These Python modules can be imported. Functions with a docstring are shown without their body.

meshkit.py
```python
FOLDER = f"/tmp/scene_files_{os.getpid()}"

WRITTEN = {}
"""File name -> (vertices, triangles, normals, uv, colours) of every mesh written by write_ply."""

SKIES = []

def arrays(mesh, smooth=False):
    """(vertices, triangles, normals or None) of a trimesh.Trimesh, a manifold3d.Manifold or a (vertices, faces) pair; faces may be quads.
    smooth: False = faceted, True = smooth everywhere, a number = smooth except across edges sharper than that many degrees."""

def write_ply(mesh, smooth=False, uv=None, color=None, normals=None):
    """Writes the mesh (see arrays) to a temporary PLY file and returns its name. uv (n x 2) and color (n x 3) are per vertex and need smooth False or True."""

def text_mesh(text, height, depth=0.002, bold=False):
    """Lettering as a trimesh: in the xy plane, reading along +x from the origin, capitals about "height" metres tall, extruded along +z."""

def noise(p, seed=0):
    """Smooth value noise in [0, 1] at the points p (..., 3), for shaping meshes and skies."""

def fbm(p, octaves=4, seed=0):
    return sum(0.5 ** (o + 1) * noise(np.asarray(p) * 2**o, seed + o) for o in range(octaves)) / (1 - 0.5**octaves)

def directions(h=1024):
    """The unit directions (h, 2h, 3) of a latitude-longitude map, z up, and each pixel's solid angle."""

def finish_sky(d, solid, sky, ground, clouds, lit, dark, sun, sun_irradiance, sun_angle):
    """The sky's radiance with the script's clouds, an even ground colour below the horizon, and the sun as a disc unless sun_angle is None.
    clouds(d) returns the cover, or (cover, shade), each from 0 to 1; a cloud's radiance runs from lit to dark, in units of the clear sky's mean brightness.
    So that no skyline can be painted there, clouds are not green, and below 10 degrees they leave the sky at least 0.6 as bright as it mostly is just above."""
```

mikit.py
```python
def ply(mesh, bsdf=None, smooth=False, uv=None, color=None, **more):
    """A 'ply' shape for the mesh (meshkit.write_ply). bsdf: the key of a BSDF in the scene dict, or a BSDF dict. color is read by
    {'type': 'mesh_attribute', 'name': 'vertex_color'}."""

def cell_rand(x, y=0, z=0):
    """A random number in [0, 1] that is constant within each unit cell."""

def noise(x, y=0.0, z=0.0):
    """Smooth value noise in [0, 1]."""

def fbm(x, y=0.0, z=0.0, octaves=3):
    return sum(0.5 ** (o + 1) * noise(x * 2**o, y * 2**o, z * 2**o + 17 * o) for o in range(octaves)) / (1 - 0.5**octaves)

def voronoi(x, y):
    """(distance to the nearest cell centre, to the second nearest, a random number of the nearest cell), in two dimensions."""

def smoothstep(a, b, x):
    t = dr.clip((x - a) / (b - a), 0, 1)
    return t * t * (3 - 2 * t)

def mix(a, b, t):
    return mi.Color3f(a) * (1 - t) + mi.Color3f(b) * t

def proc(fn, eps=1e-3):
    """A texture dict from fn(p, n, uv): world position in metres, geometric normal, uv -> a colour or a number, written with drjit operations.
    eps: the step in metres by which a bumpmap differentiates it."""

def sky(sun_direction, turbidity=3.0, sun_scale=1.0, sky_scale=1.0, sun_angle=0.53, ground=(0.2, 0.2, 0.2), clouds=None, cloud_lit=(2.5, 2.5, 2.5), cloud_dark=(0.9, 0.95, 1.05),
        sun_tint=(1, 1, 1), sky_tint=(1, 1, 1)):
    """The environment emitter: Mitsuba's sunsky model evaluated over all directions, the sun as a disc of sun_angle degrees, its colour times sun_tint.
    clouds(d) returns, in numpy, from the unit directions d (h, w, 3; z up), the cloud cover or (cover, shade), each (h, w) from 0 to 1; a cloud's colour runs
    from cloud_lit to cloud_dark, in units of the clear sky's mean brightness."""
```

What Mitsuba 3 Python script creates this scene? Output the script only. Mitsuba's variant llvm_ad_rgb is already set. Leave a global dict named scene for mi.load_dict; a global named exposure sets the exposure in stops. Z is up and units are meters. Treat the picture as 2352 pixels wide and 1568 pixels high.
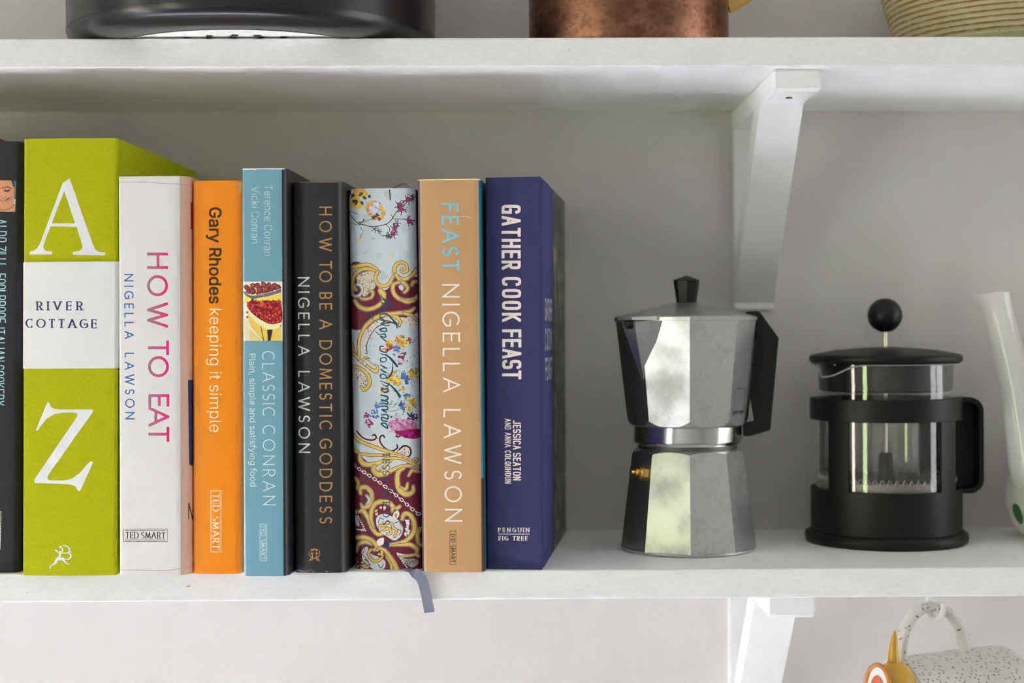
import math, random
import numpy as np
import trimesh, shapely
import manifold3d as m3
from shapely import affinity
from shapely.geometry import Polygon, LineString, Point, MultiPolygon, box as sbox
from shapely.ops import unary_union
import drjit as dr
import mitsuba as mi
import meshkit, mikit
from mikit import noise, fbm, smoothstep, mix

random.seed(7)
T4 = mi.ScalarTransform4f
scene, labels = {}, {}

# ------------------------------------------------------------------ camera, light, exposure
# x right, y into the wall, z up; z = 0 is the top of the lower shelf, y = 0 the front edge of the shelves
FPX, CX, CY, HOR = 3500.0, 1176.0, 784.0, 766.0
D0, WALL = 0.94, 0.188
CAM = np.array([0.0, -D0, 0.146])
PITCH, ROLL = math.atan((CY - HOR) / FPX), 0.0063
FWD = np.array([0, math.cos(PITCH), -math.sin(PITCH)])
UPV = np.array([0, math.sin(PITCH), math.cos(PITCH)])
RGT = np.array([1.0, 0, 0])
RGT, UPV = RGT * math.cos(ROLL) - UPV * math.sin(ROLL), RGT * math.sin(ROLL) + UPV * math.cos(ROLL)
scene['camera'] = {'type': 'thinlens', 'fov': 2 * math.degrees(math.atan(CX / FPX)), 'fov_axis': 'x', 'aperture_radius': 0.0055, 'focus_distance': 0.945, 'near_clip': 0.05, 'far_clip': 20.0,
                   'to_world': T4().look_at(origin=CAM.tolist(), target=(CAM + FWD).tolist(), up=UPV.tolist())}
exposure = 4.0
K = 2.0 ** -exposure
SUN = 74.0          # midday sun through an added ceiling slot, onto the worktop below the shelves
PANE = 9.2          # daylight seen through the garden doors on the left
PANE2 = 3.5         # the kitchen window on the right
scene['sun'] = {'type': 'directional', 'direction': [0.30, 0.02, -1.0], 'sampling_weight': 3.5, 'irradiance': {'type': 'rgb', 'value': [SUN * K * .975, SUN * K, SUN * K * 1.13]}}


def ray(px, py):
    return FWD + RGT * ((px - CX) / FPX) - UPV * ((py - CY) / FPX)


def at(px, py, y):
    """The point at depth y that the photograph shows at a pixel; used to read sizes off the photograph."""
    d = ray(px, py)
    return CAM + d * ((y - CAM[1]) / d[1])


# ------------------------------------------------------------------ helpers
def lin(c):
    c = np.asarray(c, float) / 255
    return np.where(c < 0.04045, c / 12.92, ((c + 0.055) / 1.055) ** 2.4)


WHITE = 0.80 / lin([226, 225, 223])


def alb(r, g, b, k=1.0):
    """Reflectance of a colour sampled where the photograph is lit like the white shelf edge."""
    return np.clip(lin([r, g, b]) * WHITE * k, 0.002, 0.92).tolist()


def rgb(v):
    return {'type': 'rgb', 'value': [float(x) for x in v]}


def bsdf(name, color, rough=0.5, metallic=0.0, spec=0.5, coat=0.0, coat_gloss=0.8, two=True, bump=None, bump_scale=1.0, sheen=0.0):
    d = {'type': 'principled', 'base_color': color if isinstance(color, dict) else rgb(color), 'roughness': rough, 'metallic': metallic, 'specular': spec}
    if coat:
        d['clearcoat'], d['clearcoat_gloss'] = coat, coat_gloss
    if sheen:
        d['sheen'] = sheen
    if bump is not None:
        d = {'type': 'bumpmap', 'arbitrary': bump, 'scale': bump_scale, 'bsdf': d}
    scene[name] = {'type': 'twosided', 'bsdf': d} if two else d
    return name


def lab(key, label=None, category=None, group=None, kind=None):
    e = labels.setdefault(key, {})
    for k, v in (('label', label), ('category', category), ('group', group), ('kind', kind)):
        if v:
            e[k] = v


def obj(key, mesh, mat, smooth=False, label=None, **more):
    scene[key] = mikit.ply(mesh, mat, smooth=smooth, **more)
    if label:
        lab(key, label)
    return key


def numbered(key):
    if key not in scene:
        return key
    i = 1
    while f'{key}_{i:03d}' in scene:
        i += 1
    return f'{key}_{i:03d}'


def cat(ms):
    return trimesh.util.concatenate(ms)


def chamfer_box(lo, hi, c=0.001):
    lo, hi = np.array(lo, float), np.array(hi, float)
    pts = []
    for i in np.ndindex(2, 2, 2):
        s = np.array(i) * 2 - 1
        corner = np.where(np.array(i) > 0, hi, lo)
        for ax in range(3):
            o = -s * c
            o[ax] = 0
            pts.append(corner + o)
    return trimesh.convex.convex_hull(np.array(pts))


def hull(pts):
    return trimesh.convex.convex_hull(np.array(pts, float))


def to_m(t):
    t = trimesh.Trimesh(np.round(t.vertices, 9), t.faces, process=True)
    t.merge_vertices()
    t.update_faces(t.nondegenerate_faces())
    if t.volume < 0:
        t.invert()
    return m3.Manifold(m3.Mesh(np.asarray(t.vertices, np.float32), np.asarray(t.faces, np.uint32)))


def from_m(m):
    q = m.to_mesh()
    return trimesh.Trimesh(q.vert_properties[:, :3], q.tri_verts, process=True)


def grid_faces(n, m, wrap):
    f = []
    for i in range(n - 1):
        for j in range(m if wrap else m - 1):
            k = (j + 1) % m
            f += [[i * m + j, i * m + k, (i + 1) * m + k], [i * m + j, (i + 1) * m + k, (i + 1) * m + j]]
    return np.array(f)


def lathe(profile, n=96, c=(0, 0, 0), rfun=None):
    """profile: (radius, z) from bottom to top on the outside; closed shapes end on the axis or where they began."""
    a = np.arange(n) * 2 * np.pi / n
    v = []
    for r, z in profile:
        rr = r * np.ones(n) if rfun is None else rfun(r, z, a)
        v.append(np.stack([c[0] + rr * np.sin(a), c[1] - rr * np.cos(a), np.full(n, c[2] + z)], 1))
    v = np.vstack(v)
    f = grid_faces(len(profile), n, True)
    return trimesh.Trimesh(v, f, process=False)


def spline(pts, n=24, closed=False):
    p = np.array(pts, float)
    q = np.vstack([p[-1], p, p[0], p[1]]) if closed else np.vstack([2 * p[0] - p[1], p, 2 * p[-1] - p[-2]])
    out = []
    m = len(p) if closed else len(p) - 1
    for i in range(m):
        a, b, c, d = q[i:i + 4]
        t = np.linspace(0, 1, n, endpoint=False)[:, None]
        out.append(0.5 * (2 * b + (c - a) * t + (2 * a - 5 * b + 4 * c - d) * t * t + (3 * b - a - 3 * c + d) * t ** 3))
    if not closed:
        out.append(p[-1:])
    return np.vstack(out)


def tube(path, radius, n=24, ry=None, caps=True, up=(0, 1, 0)):
    """Sweeps an ellipse along a path (radius across, ry along 'up')."""
    p = np.array(path, float)
    r = np.broadcast_to(np.asarray(radius, float), len(p))
    r2 = r if ry is None else np.broadcast_to(np.asarray(ry, float), len(p))
    t = np.gradient(p, axis=0)
    t /= np.linalg.norm(t, axis=1, keepdims=True)
    u = np.array(up, float)
    v = []
    a = np.arange(n) * 2 * np.pi / n
    for i in range(len(p)):
        u = u - t[i] * (u @ t[i])
        u /= np.linalg.norm(u)
        w = np.cross(t[i], u)
        v.append(p[i] + np.outer(np.cos(a) * r[i], w) + np.outer(np.sin(a) * r2[i], u))
    f = grid_faces(len(p), n, True)
    v = np.vstack(v)
    if caps:
        k = len(v)
        v = np.vstack([v, p[:1], p[-1:]])
        j = np.arange(n)
        f = np.vstack([f, np.stack([j * 0 + k, (j + 1) % n, j], 1), np.stack([j * 0 + k + 1, j + k - n, (j + 1) % n + k - n], 1)])
    return trimesh.Trimesh(v, f, process=False)


def polys(g):
    if g.is_empty:
        return []
    if g.geom_type == 'Polygon':
        return [g]
    return [p for h in getattr(g, 'geoms', []) for p in polys(h)]


def extrude(poly, h, M=None):
    ms = [trimesh.creation.extrude_polygon(p, h, engine='earcut') for p in polys(poly)]
    m = cat(ms)
    if M is not None:
        m.apply_transform(M)
    return m


def frame(origin, ex, ey, ez):
    M = np.eye(4)
    M[:3, 0], M[:3, 1], M[:3, 2], M[:3, 3] = ex, ey, ez, origin
    return M


def tri2d(g):
    vs, fs, k = [], [], 0
    for p in polys(g):
        if p.area < 1e-12:
            continue
        try:
            v, f = trimesh.creation.triangulate_polygon(p, engine='earcut')
        except Exception:
            continue
        vs.append(v[:, :2])
        fs.append(f + k)
        k += len(v)
    return (np.vstack(vs), np.vstack(fs)) if vs else (np.zeros((0, 2)), np.zeros((0, 3), int))


def strips(g, du, T=None, rl=0.0, rr=0.0):
    """Cuts a flat shape into upright strips, so that it can bend round a spine; finer round the spine's edges."""
    x0, y0, x1, y1 = g.bounds
    n = max(1, int(math.ceil((x1 - x0) / du)))
    e = list(np.linspace(x0, x1, n + 1))
    if T:
        fine = np.concatenate([rl * (1 - np.cos(np.linspace(0, np.pi / 2, 12))), T - rr * (1 - np.cos(np.linspace(np.pi / 2, 0, 12)))])
        e = sorted(e + [q for q in fine if x0 < q < x1])
    for i in range(len(e) - 1):
        if e[i + 1] - e[i] > 1e-9:
            yield from polys(shapely.intersection(g, sbox(e[i], y0 - 1, e[i + 1], y1 + 1)))


# ------------------------------------------------------------------ lettering: letters drawn as pen strokes
def arc(cx, cy, rx, ry, a0, a1, p=2.0, n=20):
    t = np.radians(np.linspace(a0, a1, n))
    c, s = np.cos(t), np.sin(t)
    return [(cx + rx * np.sign(k) * abs(k) ** (2 / p), cy + ry * np.sign(l) * abs(l) ** (2 / p)) for k, l in zip(c, s)]


WID = dict(A=.80, B=.50, C=.74, D=.72, E=.46, F=.44, G=.80, H=.68, I=0, J=.3, K=.58, L=.42, M=.84, N=.72, O=.92, P=.48, Q=.92, R=.52, S=.46, T=.58, U=.66, V=.74, W=1.12, X=.64, Y=.64, Z=.6)


def letter(ch, w, p):
    if ch in 'OQ':
        s = [arc(w / 2, .5, w / 2, .5, 0, 360, p, 48)]
        if ch == 'Q':
            s.append([(w * .6, .28), (w * 1.0, -.08)])
        return s
    if ch == 'C':
        return [arc(w * .56, .5, w * .56, .5, 52, 308, p, 32)] if p == 2 else [arc(w / 2, .5, w / 2, .5, 28, 332, p, 40)]
    if ch == 'G':
        g = arc(w * .54, .5, w * .54, .5, 50, 325, p, 32) if p == 2 else arc(w / 2, .5, w / 2, .5, 28, 345, p, 40)
        return [g + [(w, .12 if p > 2 else .2), (w, .45)], [(w, .45), (w * .58, .45)]]
    if ch == 'S':
        r = .27
        return [arc(w / 2, 1 - r, w / 2, r, 40 if p == 2 else 20, 270, p, 24) + arc(w / 2, .24, w / 2, .24, 88, -140 if p == 2 else -165, p, 24)]
    if ch == 'D':
        return [[(0, 0), (0, 1)], [(0, 1), (w * .4, 1)] + arc(w * .4, .5, w * .6, .5, 90, -90, p, 24) + [(0, 0)]]
    if ch in 'PRB':
        a, m = [(0, 0), (0, 1)], .46
        s = [a, [(0, 1), (w * .45, 1)] + arc(w * .45, (1 + m) / 2, w * .5, (1 - m) / 2, 90, -90, p, 18) + [(0, m)]]
        if ch == 'R':
            s.append([(w * .45, m), (w, 0)])
        if ch == 'B':
            s.append([(0, m), (w * .5, m)] + arc(w * .5, m / 2, w * .5, m / 2, 90, -90, p, 18) + [(0, 0)])
        return s
    if ch == 'U':
        return [[(0, 1), (0, .33)] + arc(w / 2, .33, w / 2, .33, 180, 360, p, 20) + [(w, 1)]]
    if ch == 'J':
        return [[(w, 1), (w, .22)] + arc(w / 2, .22, w / 2, .22, 0, -150, p, 14)]
    return {'A': [[(0, 0), (w / 2, 1), (w, 0)], [(w * .2, .33), (w * .8, .33)]], 'E': [[(w, 1), (0, 1), (0, 0), (w, 0)], [(0, .52), (w * .92, .52)]], 'F': [[(w, 1), (0, 1), (0, 0)], [(0, .5), (w * .9, .5)]],
            'H': [[(0, 0), (0, 1)], [(w, 0), (w, 1)], [(0, .52), (w, .52)]], 'I': [[(0, 0), (0, 1)]], 'K': [[(0, 0), (0, 1)], [(w * .95, 1), (0, .42)], [(w * .3, .6), (w, 0)]], 'L': [[(0, 1), (0, 0), (w, 0)]],
            'M': [[(0, 0), (w * .1, 1), (w / 2, .1), (w * .9, 1), (w, 0)]] if p == 2 else [[(0, 0), (0, 1), (w / 2, .2), (w, 1), (w, 0)]], 'N': [[(0, 0), (0, 1), (w, 0), (w, 1)]], 'T': [[(w / 2, 0), (w / 2, 1)], [(0, 1), (w, 1)]],
            'V': [[(0, 1), (w / 2, 0), (w, 1)]], 'W': [[(0, 1), (w * .27, 0), (w / 2, 1), (w * .73, 0), (w, 1)]], 'X': [[(0, 0), (w, 1)], [(0, 1), (w, 0)]], 'Y': [[(0, 1), (w / 2, .45), (w, 1)], [(w / 2, .45), (w / 2, 0)]],
            'Z': [[(0, 1), (w, 1), (0, 0), (w, 0)]]}[ch]


def glyph(ch, weight=.11, ws=1.0, p=2.0, fixed=None, serif=False, thin=None, miter=3):
    w = WID[ch] * ws
    if fixed is not None:
        w = fixed * {'I': 0, 'A': 1.12, 'M': 1.35, 'W': 1.5, 'T': .98, 'L': .85, 'F': .88, 'E': .88, 'V': 1.1, 'J': .85}.get(ch, 1)
    th = thin or weight
    out = []
    for s in letter(ch, w, p):
        s = [(x, th / 2 + (1 - th) * y) for x, y in s]
        g = affinity.scale(LineString(s), 1, weight / th, origin=(0, 0)).buffer(weight / 2, cap_style='flat' if serif else 'square', join_style='mitre', mitre_limit=miter)
        out.append(affinity.scale(g, 1, th / weight, origin=(0, 0)))
        if serif:
            for (x, y), (x2, y2) in ((s[0], s[1]), (s[-1], s[-2])):
                up = abs(y2 - y) > abs(x2 - x) * .8
                if (y < .1 or y > .9) and up:
                    out.append(sbox(x - weight * .5 - .11, 0 if y < .1 else 1 - th, x + weight * .5 + .11, th if y < .1 else 1))
                elif not up and ch in 'EFLTZCGS' and x > w * .55 or (ch in 'TZS' and not up):
                    out.append(sbox(x - th * .6, max(0, y - .15), x + th * .6, min(1, y + .15)))
    g = unary_union(out).intersection(sbox(-2, -.2 if ch == 'Q' else 0, 3, 1))
    return g, w + weight


def line_of(text, length, cap, space=.5, **kw):
    """A line of capitals 'cap' tall whose letters are spread over 'length'; both in the same unit."""
    items, total, gaps = [], 0.0, 0.0
    for ch in text:
        if ch == ' ':
            items.append(None)
            gaps += 1 + space * 4
            continue
        g, w = glyph(ch, **kw)
        items.append((g, w))
        total += w * cap
    n = len(items)
    gaps = (n - 1) + sum(space * 4 for i in items if i is None)
    track = (length - total) / max(gaps, 1e-6) if n > 1 else 0.0
    x, out = 0.0, []
    half = kw.get('weight', .11) / 2
    for it in items:
        if it is None:
            x += track * (space * 4 + 1)
            continue
        out.append(affinity.translate(affinity.scale(it[0], cap, cap, origin=(0, 0)), x + half * cap, 0))
        x += it[1] * cap + track
    return unary_union(out)


def inter(text, length, cap, bold=False, thin=0.0):
    """Upper and lower case sans lettering as a flat shape."""
    m = meshkit.text_mesh(text, cap, depth=1.0, bold=bold)
    n, c = m.face_normals, m.triangles
    g = unary_union([Polygon(t[:, :2]) for t, k in zip(c, n) if k[2] > .9]).buffer(0)
    if thin:
        g = g.buffer(-thin * cap)
    x0, _, x1, _ = g.bounds
    return affinity.scale(affinity.translate(g, -x0, 0), length / (x1 - x0), 1, origin=(0, 0))


def down(g, y0, xb, drift=0.0, length=None):
    """Turns a line of lettering to run down a spine: baseline at x = xb, starting at y = y0 (photograph pixels)."""
    L = length or g.bounds[2]
    return shapely.transform(g, lambda a: np.stack([xb + a[:, 1] + drift * a[:, 0] / L, y0 + a[:, 0]], 1))


def across(g, x0, yb):
    return shapely.transform(g, lambda a: np.stack([x0 + a[:, 0], yb - a[:, 1]], 1))


def brush(pts, w, n=14, closed=False):
    """A smooth stroke through the points; w: a width or one width per point."""
    p = spline(pts, n, closed)
    if np.isscalar(w):
        return LineString(np.vstack([p, p[:1]]) if closed else p).buffer(w / 2)
    wi = np.interp(np.linspace(0, 1, len(p)), np.linspace(0, 1, len(w)), w)
    return unary_union([LineString(p[i:i + 2]).buffer((wi[i] + wi[i + 1]) / 4 + 1e-6, quad_segs=4) for i in range(len(p) - 1)])


def blob(cx, cy, r, rng, n=9, wob=.35, sx=1.0, sy=1.0):
    a = np.arange(n) * 2 * np.pi / n
    q = 1 + wob * (rng.random(n) - .5) * 2
    return Polygon(spline(np.stack([cx + r * sx * q * np.cos(a), cy + r * sy * q * np.sin(a)], 1), 5, True)).buffer(0)


# ------------------------------------------------------------------ materials
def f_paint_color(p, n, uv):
    c = mi.Color3f(0.80, 0.797, 0.79) * (0.985 + 0.03 * fbm(p.x * 30, p.y * 30, p.z * 30)) * (0.955 + 0.085 * fbm(p.x * 520, p.y * 520, p.z * 700, octaves=2))  # fine speckle in the colour imitates the shading of roller stipple
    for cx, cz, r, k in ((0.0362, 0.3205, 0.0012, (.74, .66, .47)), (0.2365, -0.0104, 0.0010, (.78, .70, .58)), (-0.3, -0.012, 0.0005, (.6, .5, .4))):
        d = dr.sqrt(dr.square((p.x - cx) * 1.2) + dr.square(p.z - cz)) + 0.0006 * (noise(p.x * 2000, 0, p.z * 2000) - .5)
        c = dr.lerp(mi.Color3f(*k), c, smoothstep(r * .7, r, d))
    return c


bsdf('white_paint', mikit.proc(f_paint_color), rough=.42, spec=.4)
bsdf('bracket_paint', [.82, .818, .815], rough=.38, spec=.45)
bsdf('wall_paint', mikit.proc(lambda p, n, uv: mi.Color3f(.655, .635, .612) * (0.985 + 0.03 * fbm(p.x * 9, 0, p.z * 9))), rough=.7, spec=.25)
bsdf('room_paint', [.54, .54, .54], rough=.8, spec=.2)
bsdf('ceiling_paint', [.82, .82, .82], rough=.8, spec=.2)
bsdf('floor_boards', [.17, .15, .13], rough=.6)
bsdf('worktop', [.46, .455, .45], rough=.5, spec=.3)
bsdf('dark_hole', [.05, .05, .05], rough=.9, spec=.1)
bsdf('screw_metal', [.55, .54, .52], rough=.4, metallic=1.0)
bsdf('pages', mikit.proc(lambda p, n, uv: mi.Color3f(.78, .74, .64) * (0.8 + 0.3 * noise(p.x * 2500, p.y * 20, 0))), rough=.9, spec=.1)

# ------------------------------------------------------------------ the room (mostly behind the camera)
ROOM = dict(x0=-2.2, x1=2.1, y0=-3.3, z0=-1.6, z1=1.1)


def room_box(key, lo, hi, mat):
    obj(key, trimesh.creation.box(bounds=[lo, hi]), mat)
    lab(key, kind='structure')


R_ = ROOM
room_box('wall_back', (R_['x0'], WALL, R_['z0']), (R_['x1'], WALL + .1, R_['z1']), 'wall_paint')
room_box('floor', (R_['x0'], R_['y0'], R_['z0'] - .1), (R_['x1'], WALL, R_['z0']), 'floor_boards')
# right wall with a kitchen window
VY0, VY1, VZ0, VZ1 = -.95, .08, -.95, .8
rwl = [trimesh.creation.box(bounds=b) for b in (((R_['x1'], VY1, R_['z0']), (R_['x1'] + .1, WALL, R_['z1'])), ((R_['x1'], R_['y0'], R_['z0']), (R_['x1'] + .1, VY0, R_['z1'])),
                                                ((R_['x1'], VY0, VZ1), (R_['x1'] + .1, VY1, R_['z1'])), ((R_['x1'], VY0, R_['z0']), (R_['x1'] + .1, VY1, VZ0)))]
obj('wall_right', cat(rwl), 'room_paint')
lab('wall_right', kind='structure')
obj('window_2__frame', cat([trimesh.creation.box(bounds=((R_['x1'] + .02, VY0, z - .03), (R_['x1'] + .06, VY1, z + .03))) for z in (VZ0 + .02, VZ1 - .02)] +
                           [trimesh.creation.box(bounds=((R_['x1'] + .02, y - .03, VZ0), (R_['x1'] + .06, y + .03, VZ1))) for y in (VY0 + .02, -.45, VY1 - .02)]), 'room_paint')
lab('window_2', kind='structure')
q = trimesh.Trimesh([[R_['x1'] + .05, VY0, VZ0], [R_['x1'] + .05, VY1, VZ0], [R_['x1'] + .05, VY1, VZ1], [R_['x1'] + .05, VY0, VZ1]], [[0, 2, 1], [0, 3, 2]], process=False)
if q.face_normals[0][0] > 0:
    q.invert()
obj('window_2__pane', q, 'room_paint', emitter={'type': 'area', 'radiance': rgb(PANE2 * K * np.array([1.0, 1.01, 1.03]))})
room_box('wall_rear', (R_['x0'], R_['y0'] - .1, R_['z0']), (R_['x1'], R_['y0'], R_['z1']), 'room_paint')
# left wall with the garden doors
WY0, WY1, WZ0, WZ1 = -2.66, -.66, -1.25, 1.02
lw = [trimesh.creation.box(bounds=b) for b in (((R_['x0'] - .1, WY1, R_['z0']), (R_['x0'], WALL, R_['z1'])), ((R_['x0'] - .1, R_['y0'], R_['z0']), (R_['x0'], WY0, R_['z1'])),
                                               ((R_['x0'] - .1, WY0, WZ1), (R_['x0'], WY1, R_['z1'])), ((R_['x0'] - .1, WY0, R_['z0']), (R_['x0'], WY1, WZ0)))]
obj('wall_left', cat(lw), 'room_paint')
lab('wall_left', kind='structure')
# ceiling with a narrow slot, added to throw a strip of sun on the worktop
SX0, SX1, SY0, SY1 = -2.135, -0.45, -0.49, -0.305
cl = [trimesh.creation.box(bounds=b) for b in (((R_['x0'], SY1, R_['z1']), (R_['x1'], WALL, R_['z1'] + .05)), ((R_['x0'], R_['y0'], R_['z1']), (R_['x1'], SY0, R_['z1'] + .05)),
                                               ((R_['x0'], SY0, R_['z1']), (SX0, SY1, R_['z1'] + .05)), ((SX1, SY0, R_['z1']), (R_['x1'], SY1, R_['z1'] + .05)))]
obj('ceiling', cat(cl), 'ceiling_paint')
lab('ceiling', kind='structure')
# garden doors: frame bars and bright panes
cells = [(-.74, -1.14, ((1.05, .93, 1.34), 1.0), ((1.02, .97, .76), 1.2), ((1.0, 1.0, .8), .35)),
         (-2.02, -2.58, ((1.05, .93, 1.34), 1.15), ((.80, 1.0, .46), .95), ((1.04, .98, .74), .36))]
rows = [(-1.18, -.66), (-.58, .2), (.28, .96)]
bars = [trimesh.creation.box(bounds=((R_['x0'] - .06, WY0, z - .04), (R_['x0'] - .02, WY1, z + .04))) for z in (WZ0 + .03, -.62, .24, WZ1 - .02)]
bars += [trimesh.creation.box(bounds=((R_['x0'] - .06, y - .04, WZ0), (R_['x0'] - .02, y + .04, WZ1))) for y in (-.70, -1.18, -1.98, -2.62)]
bars.append(trimesh.creation.box(bounds=((R_['x0'] - .075, -1.98, WZ0), (R_['x0'] - .06, -1.18, WZ1))))
obj('window_1__frame', cat(bars), 'room_paint')
lab('window_1', kind='structure')
for y1, y0, *tints in cells:
    for (z0, z1), (cb, kb) in zip(rows, tints):
        q = trimesh.Trimesh([[R_['x0'] - .045, y0, z0], [R_['x0'] - .045, y1, z0], [R_['x0'] - .045, y1, z1], [R_['x0'] - .045, y0, z1]], [[0, 1, 2], [0, 2, 3]], process=False)
        if q.face_normals[0][0] < 0:
            q.invert()
        k = numbered('window_1__pane')
        obj(k, q, 'room_paint', emitter={'type': 'area', 'radiance': rgb(PANE * K * kb * np.array(cb))})
CTZ = -0.85
obj('countertop', chamfer_box((R_['x0'] + .002, -.62, CTZ - .04), (R_['x1'] - .002, WALL, CTZ), .003), 'worktop')
lab('countertop', kind='structure')

# ------------------------------------------------------------------ shelves and brackets
ZU0, ZU1 = 0.3103, 0.3283          # the upper shelf
TILT = -0.0040                      # the upper shelf is not quite parallel to the lower one


def tz(x):
    return TILT * x


def shelf_board(z0, z1, seed):
    """A board whose front edge has the stipple of rolled paint."""
    xs = np.concatenate([[-.75], np.arange(-.36, .3601, .00055), [.75]])
    zs = np.concatenate([[z0], np.arange(z0 + .0005, z1 - .0004, .00055), [z1]])
    X, Z = np.meshgrid(xs, zs)
    n = meshkit.fbm(np.stack([X * 420, X * 0 + seed, Z * 520], -1), 2, seed) - .5
    n2 = meshkit.noise(np.stack([X * 110, X * 0 + 3, Z * 260], -1), seed + 5) - .5
    amp = .45 + 1.1 * meshkit.noise(np.stack([X * 14, X * 0, Z * 40], -1), seed + 9)
    Y = -(n * .00024 + n2 * .00006) * amp
    Y[0] = Y[-1] = .0006
    Y[:, 0] = Y[:, -1] = 0
    v = np.vstack([np.stack([X[0], X[0] * 0 + .0020, X[0] * 0 + z0], 1), np.stack([X, Y, Z], -1).reshape(-1, 3), np.stack([X[0], X[0] * 0 + .0020, X[0] * 0 + z1], 1)])
    f = grid_faces(len(zs) + 2, len(xs), False)
    sheet = trimesh.Trimesh(v, f, process=False)
    if sheet.face_normals[:, 1].mean() > 0:
        sheet.invert()
    box_ = trimesh.creation.box(bounds=((-.75, .0012, z0), (.75, WALL - .0005, z1)))
    return cat([box_, sheet])


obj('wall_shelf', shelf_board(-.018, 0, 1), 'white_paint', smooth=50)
lab('wall_shelf', 'white painted shelf board that carries the row of cookery books and the coffee makers', 'shelf')
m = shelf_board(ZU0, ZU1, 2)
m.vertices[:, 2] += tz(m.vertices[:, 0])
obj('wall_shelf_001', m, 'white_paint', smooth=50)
lab('wall_shelf_001', 'white painted shelf board at the top, holding the copper pot, black canister and ribbed bowl', 'shelf')
lab('wall_shelf', group='white wall shelves')
lab('wall_shelf_001', group='white wall shelves')


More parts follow.
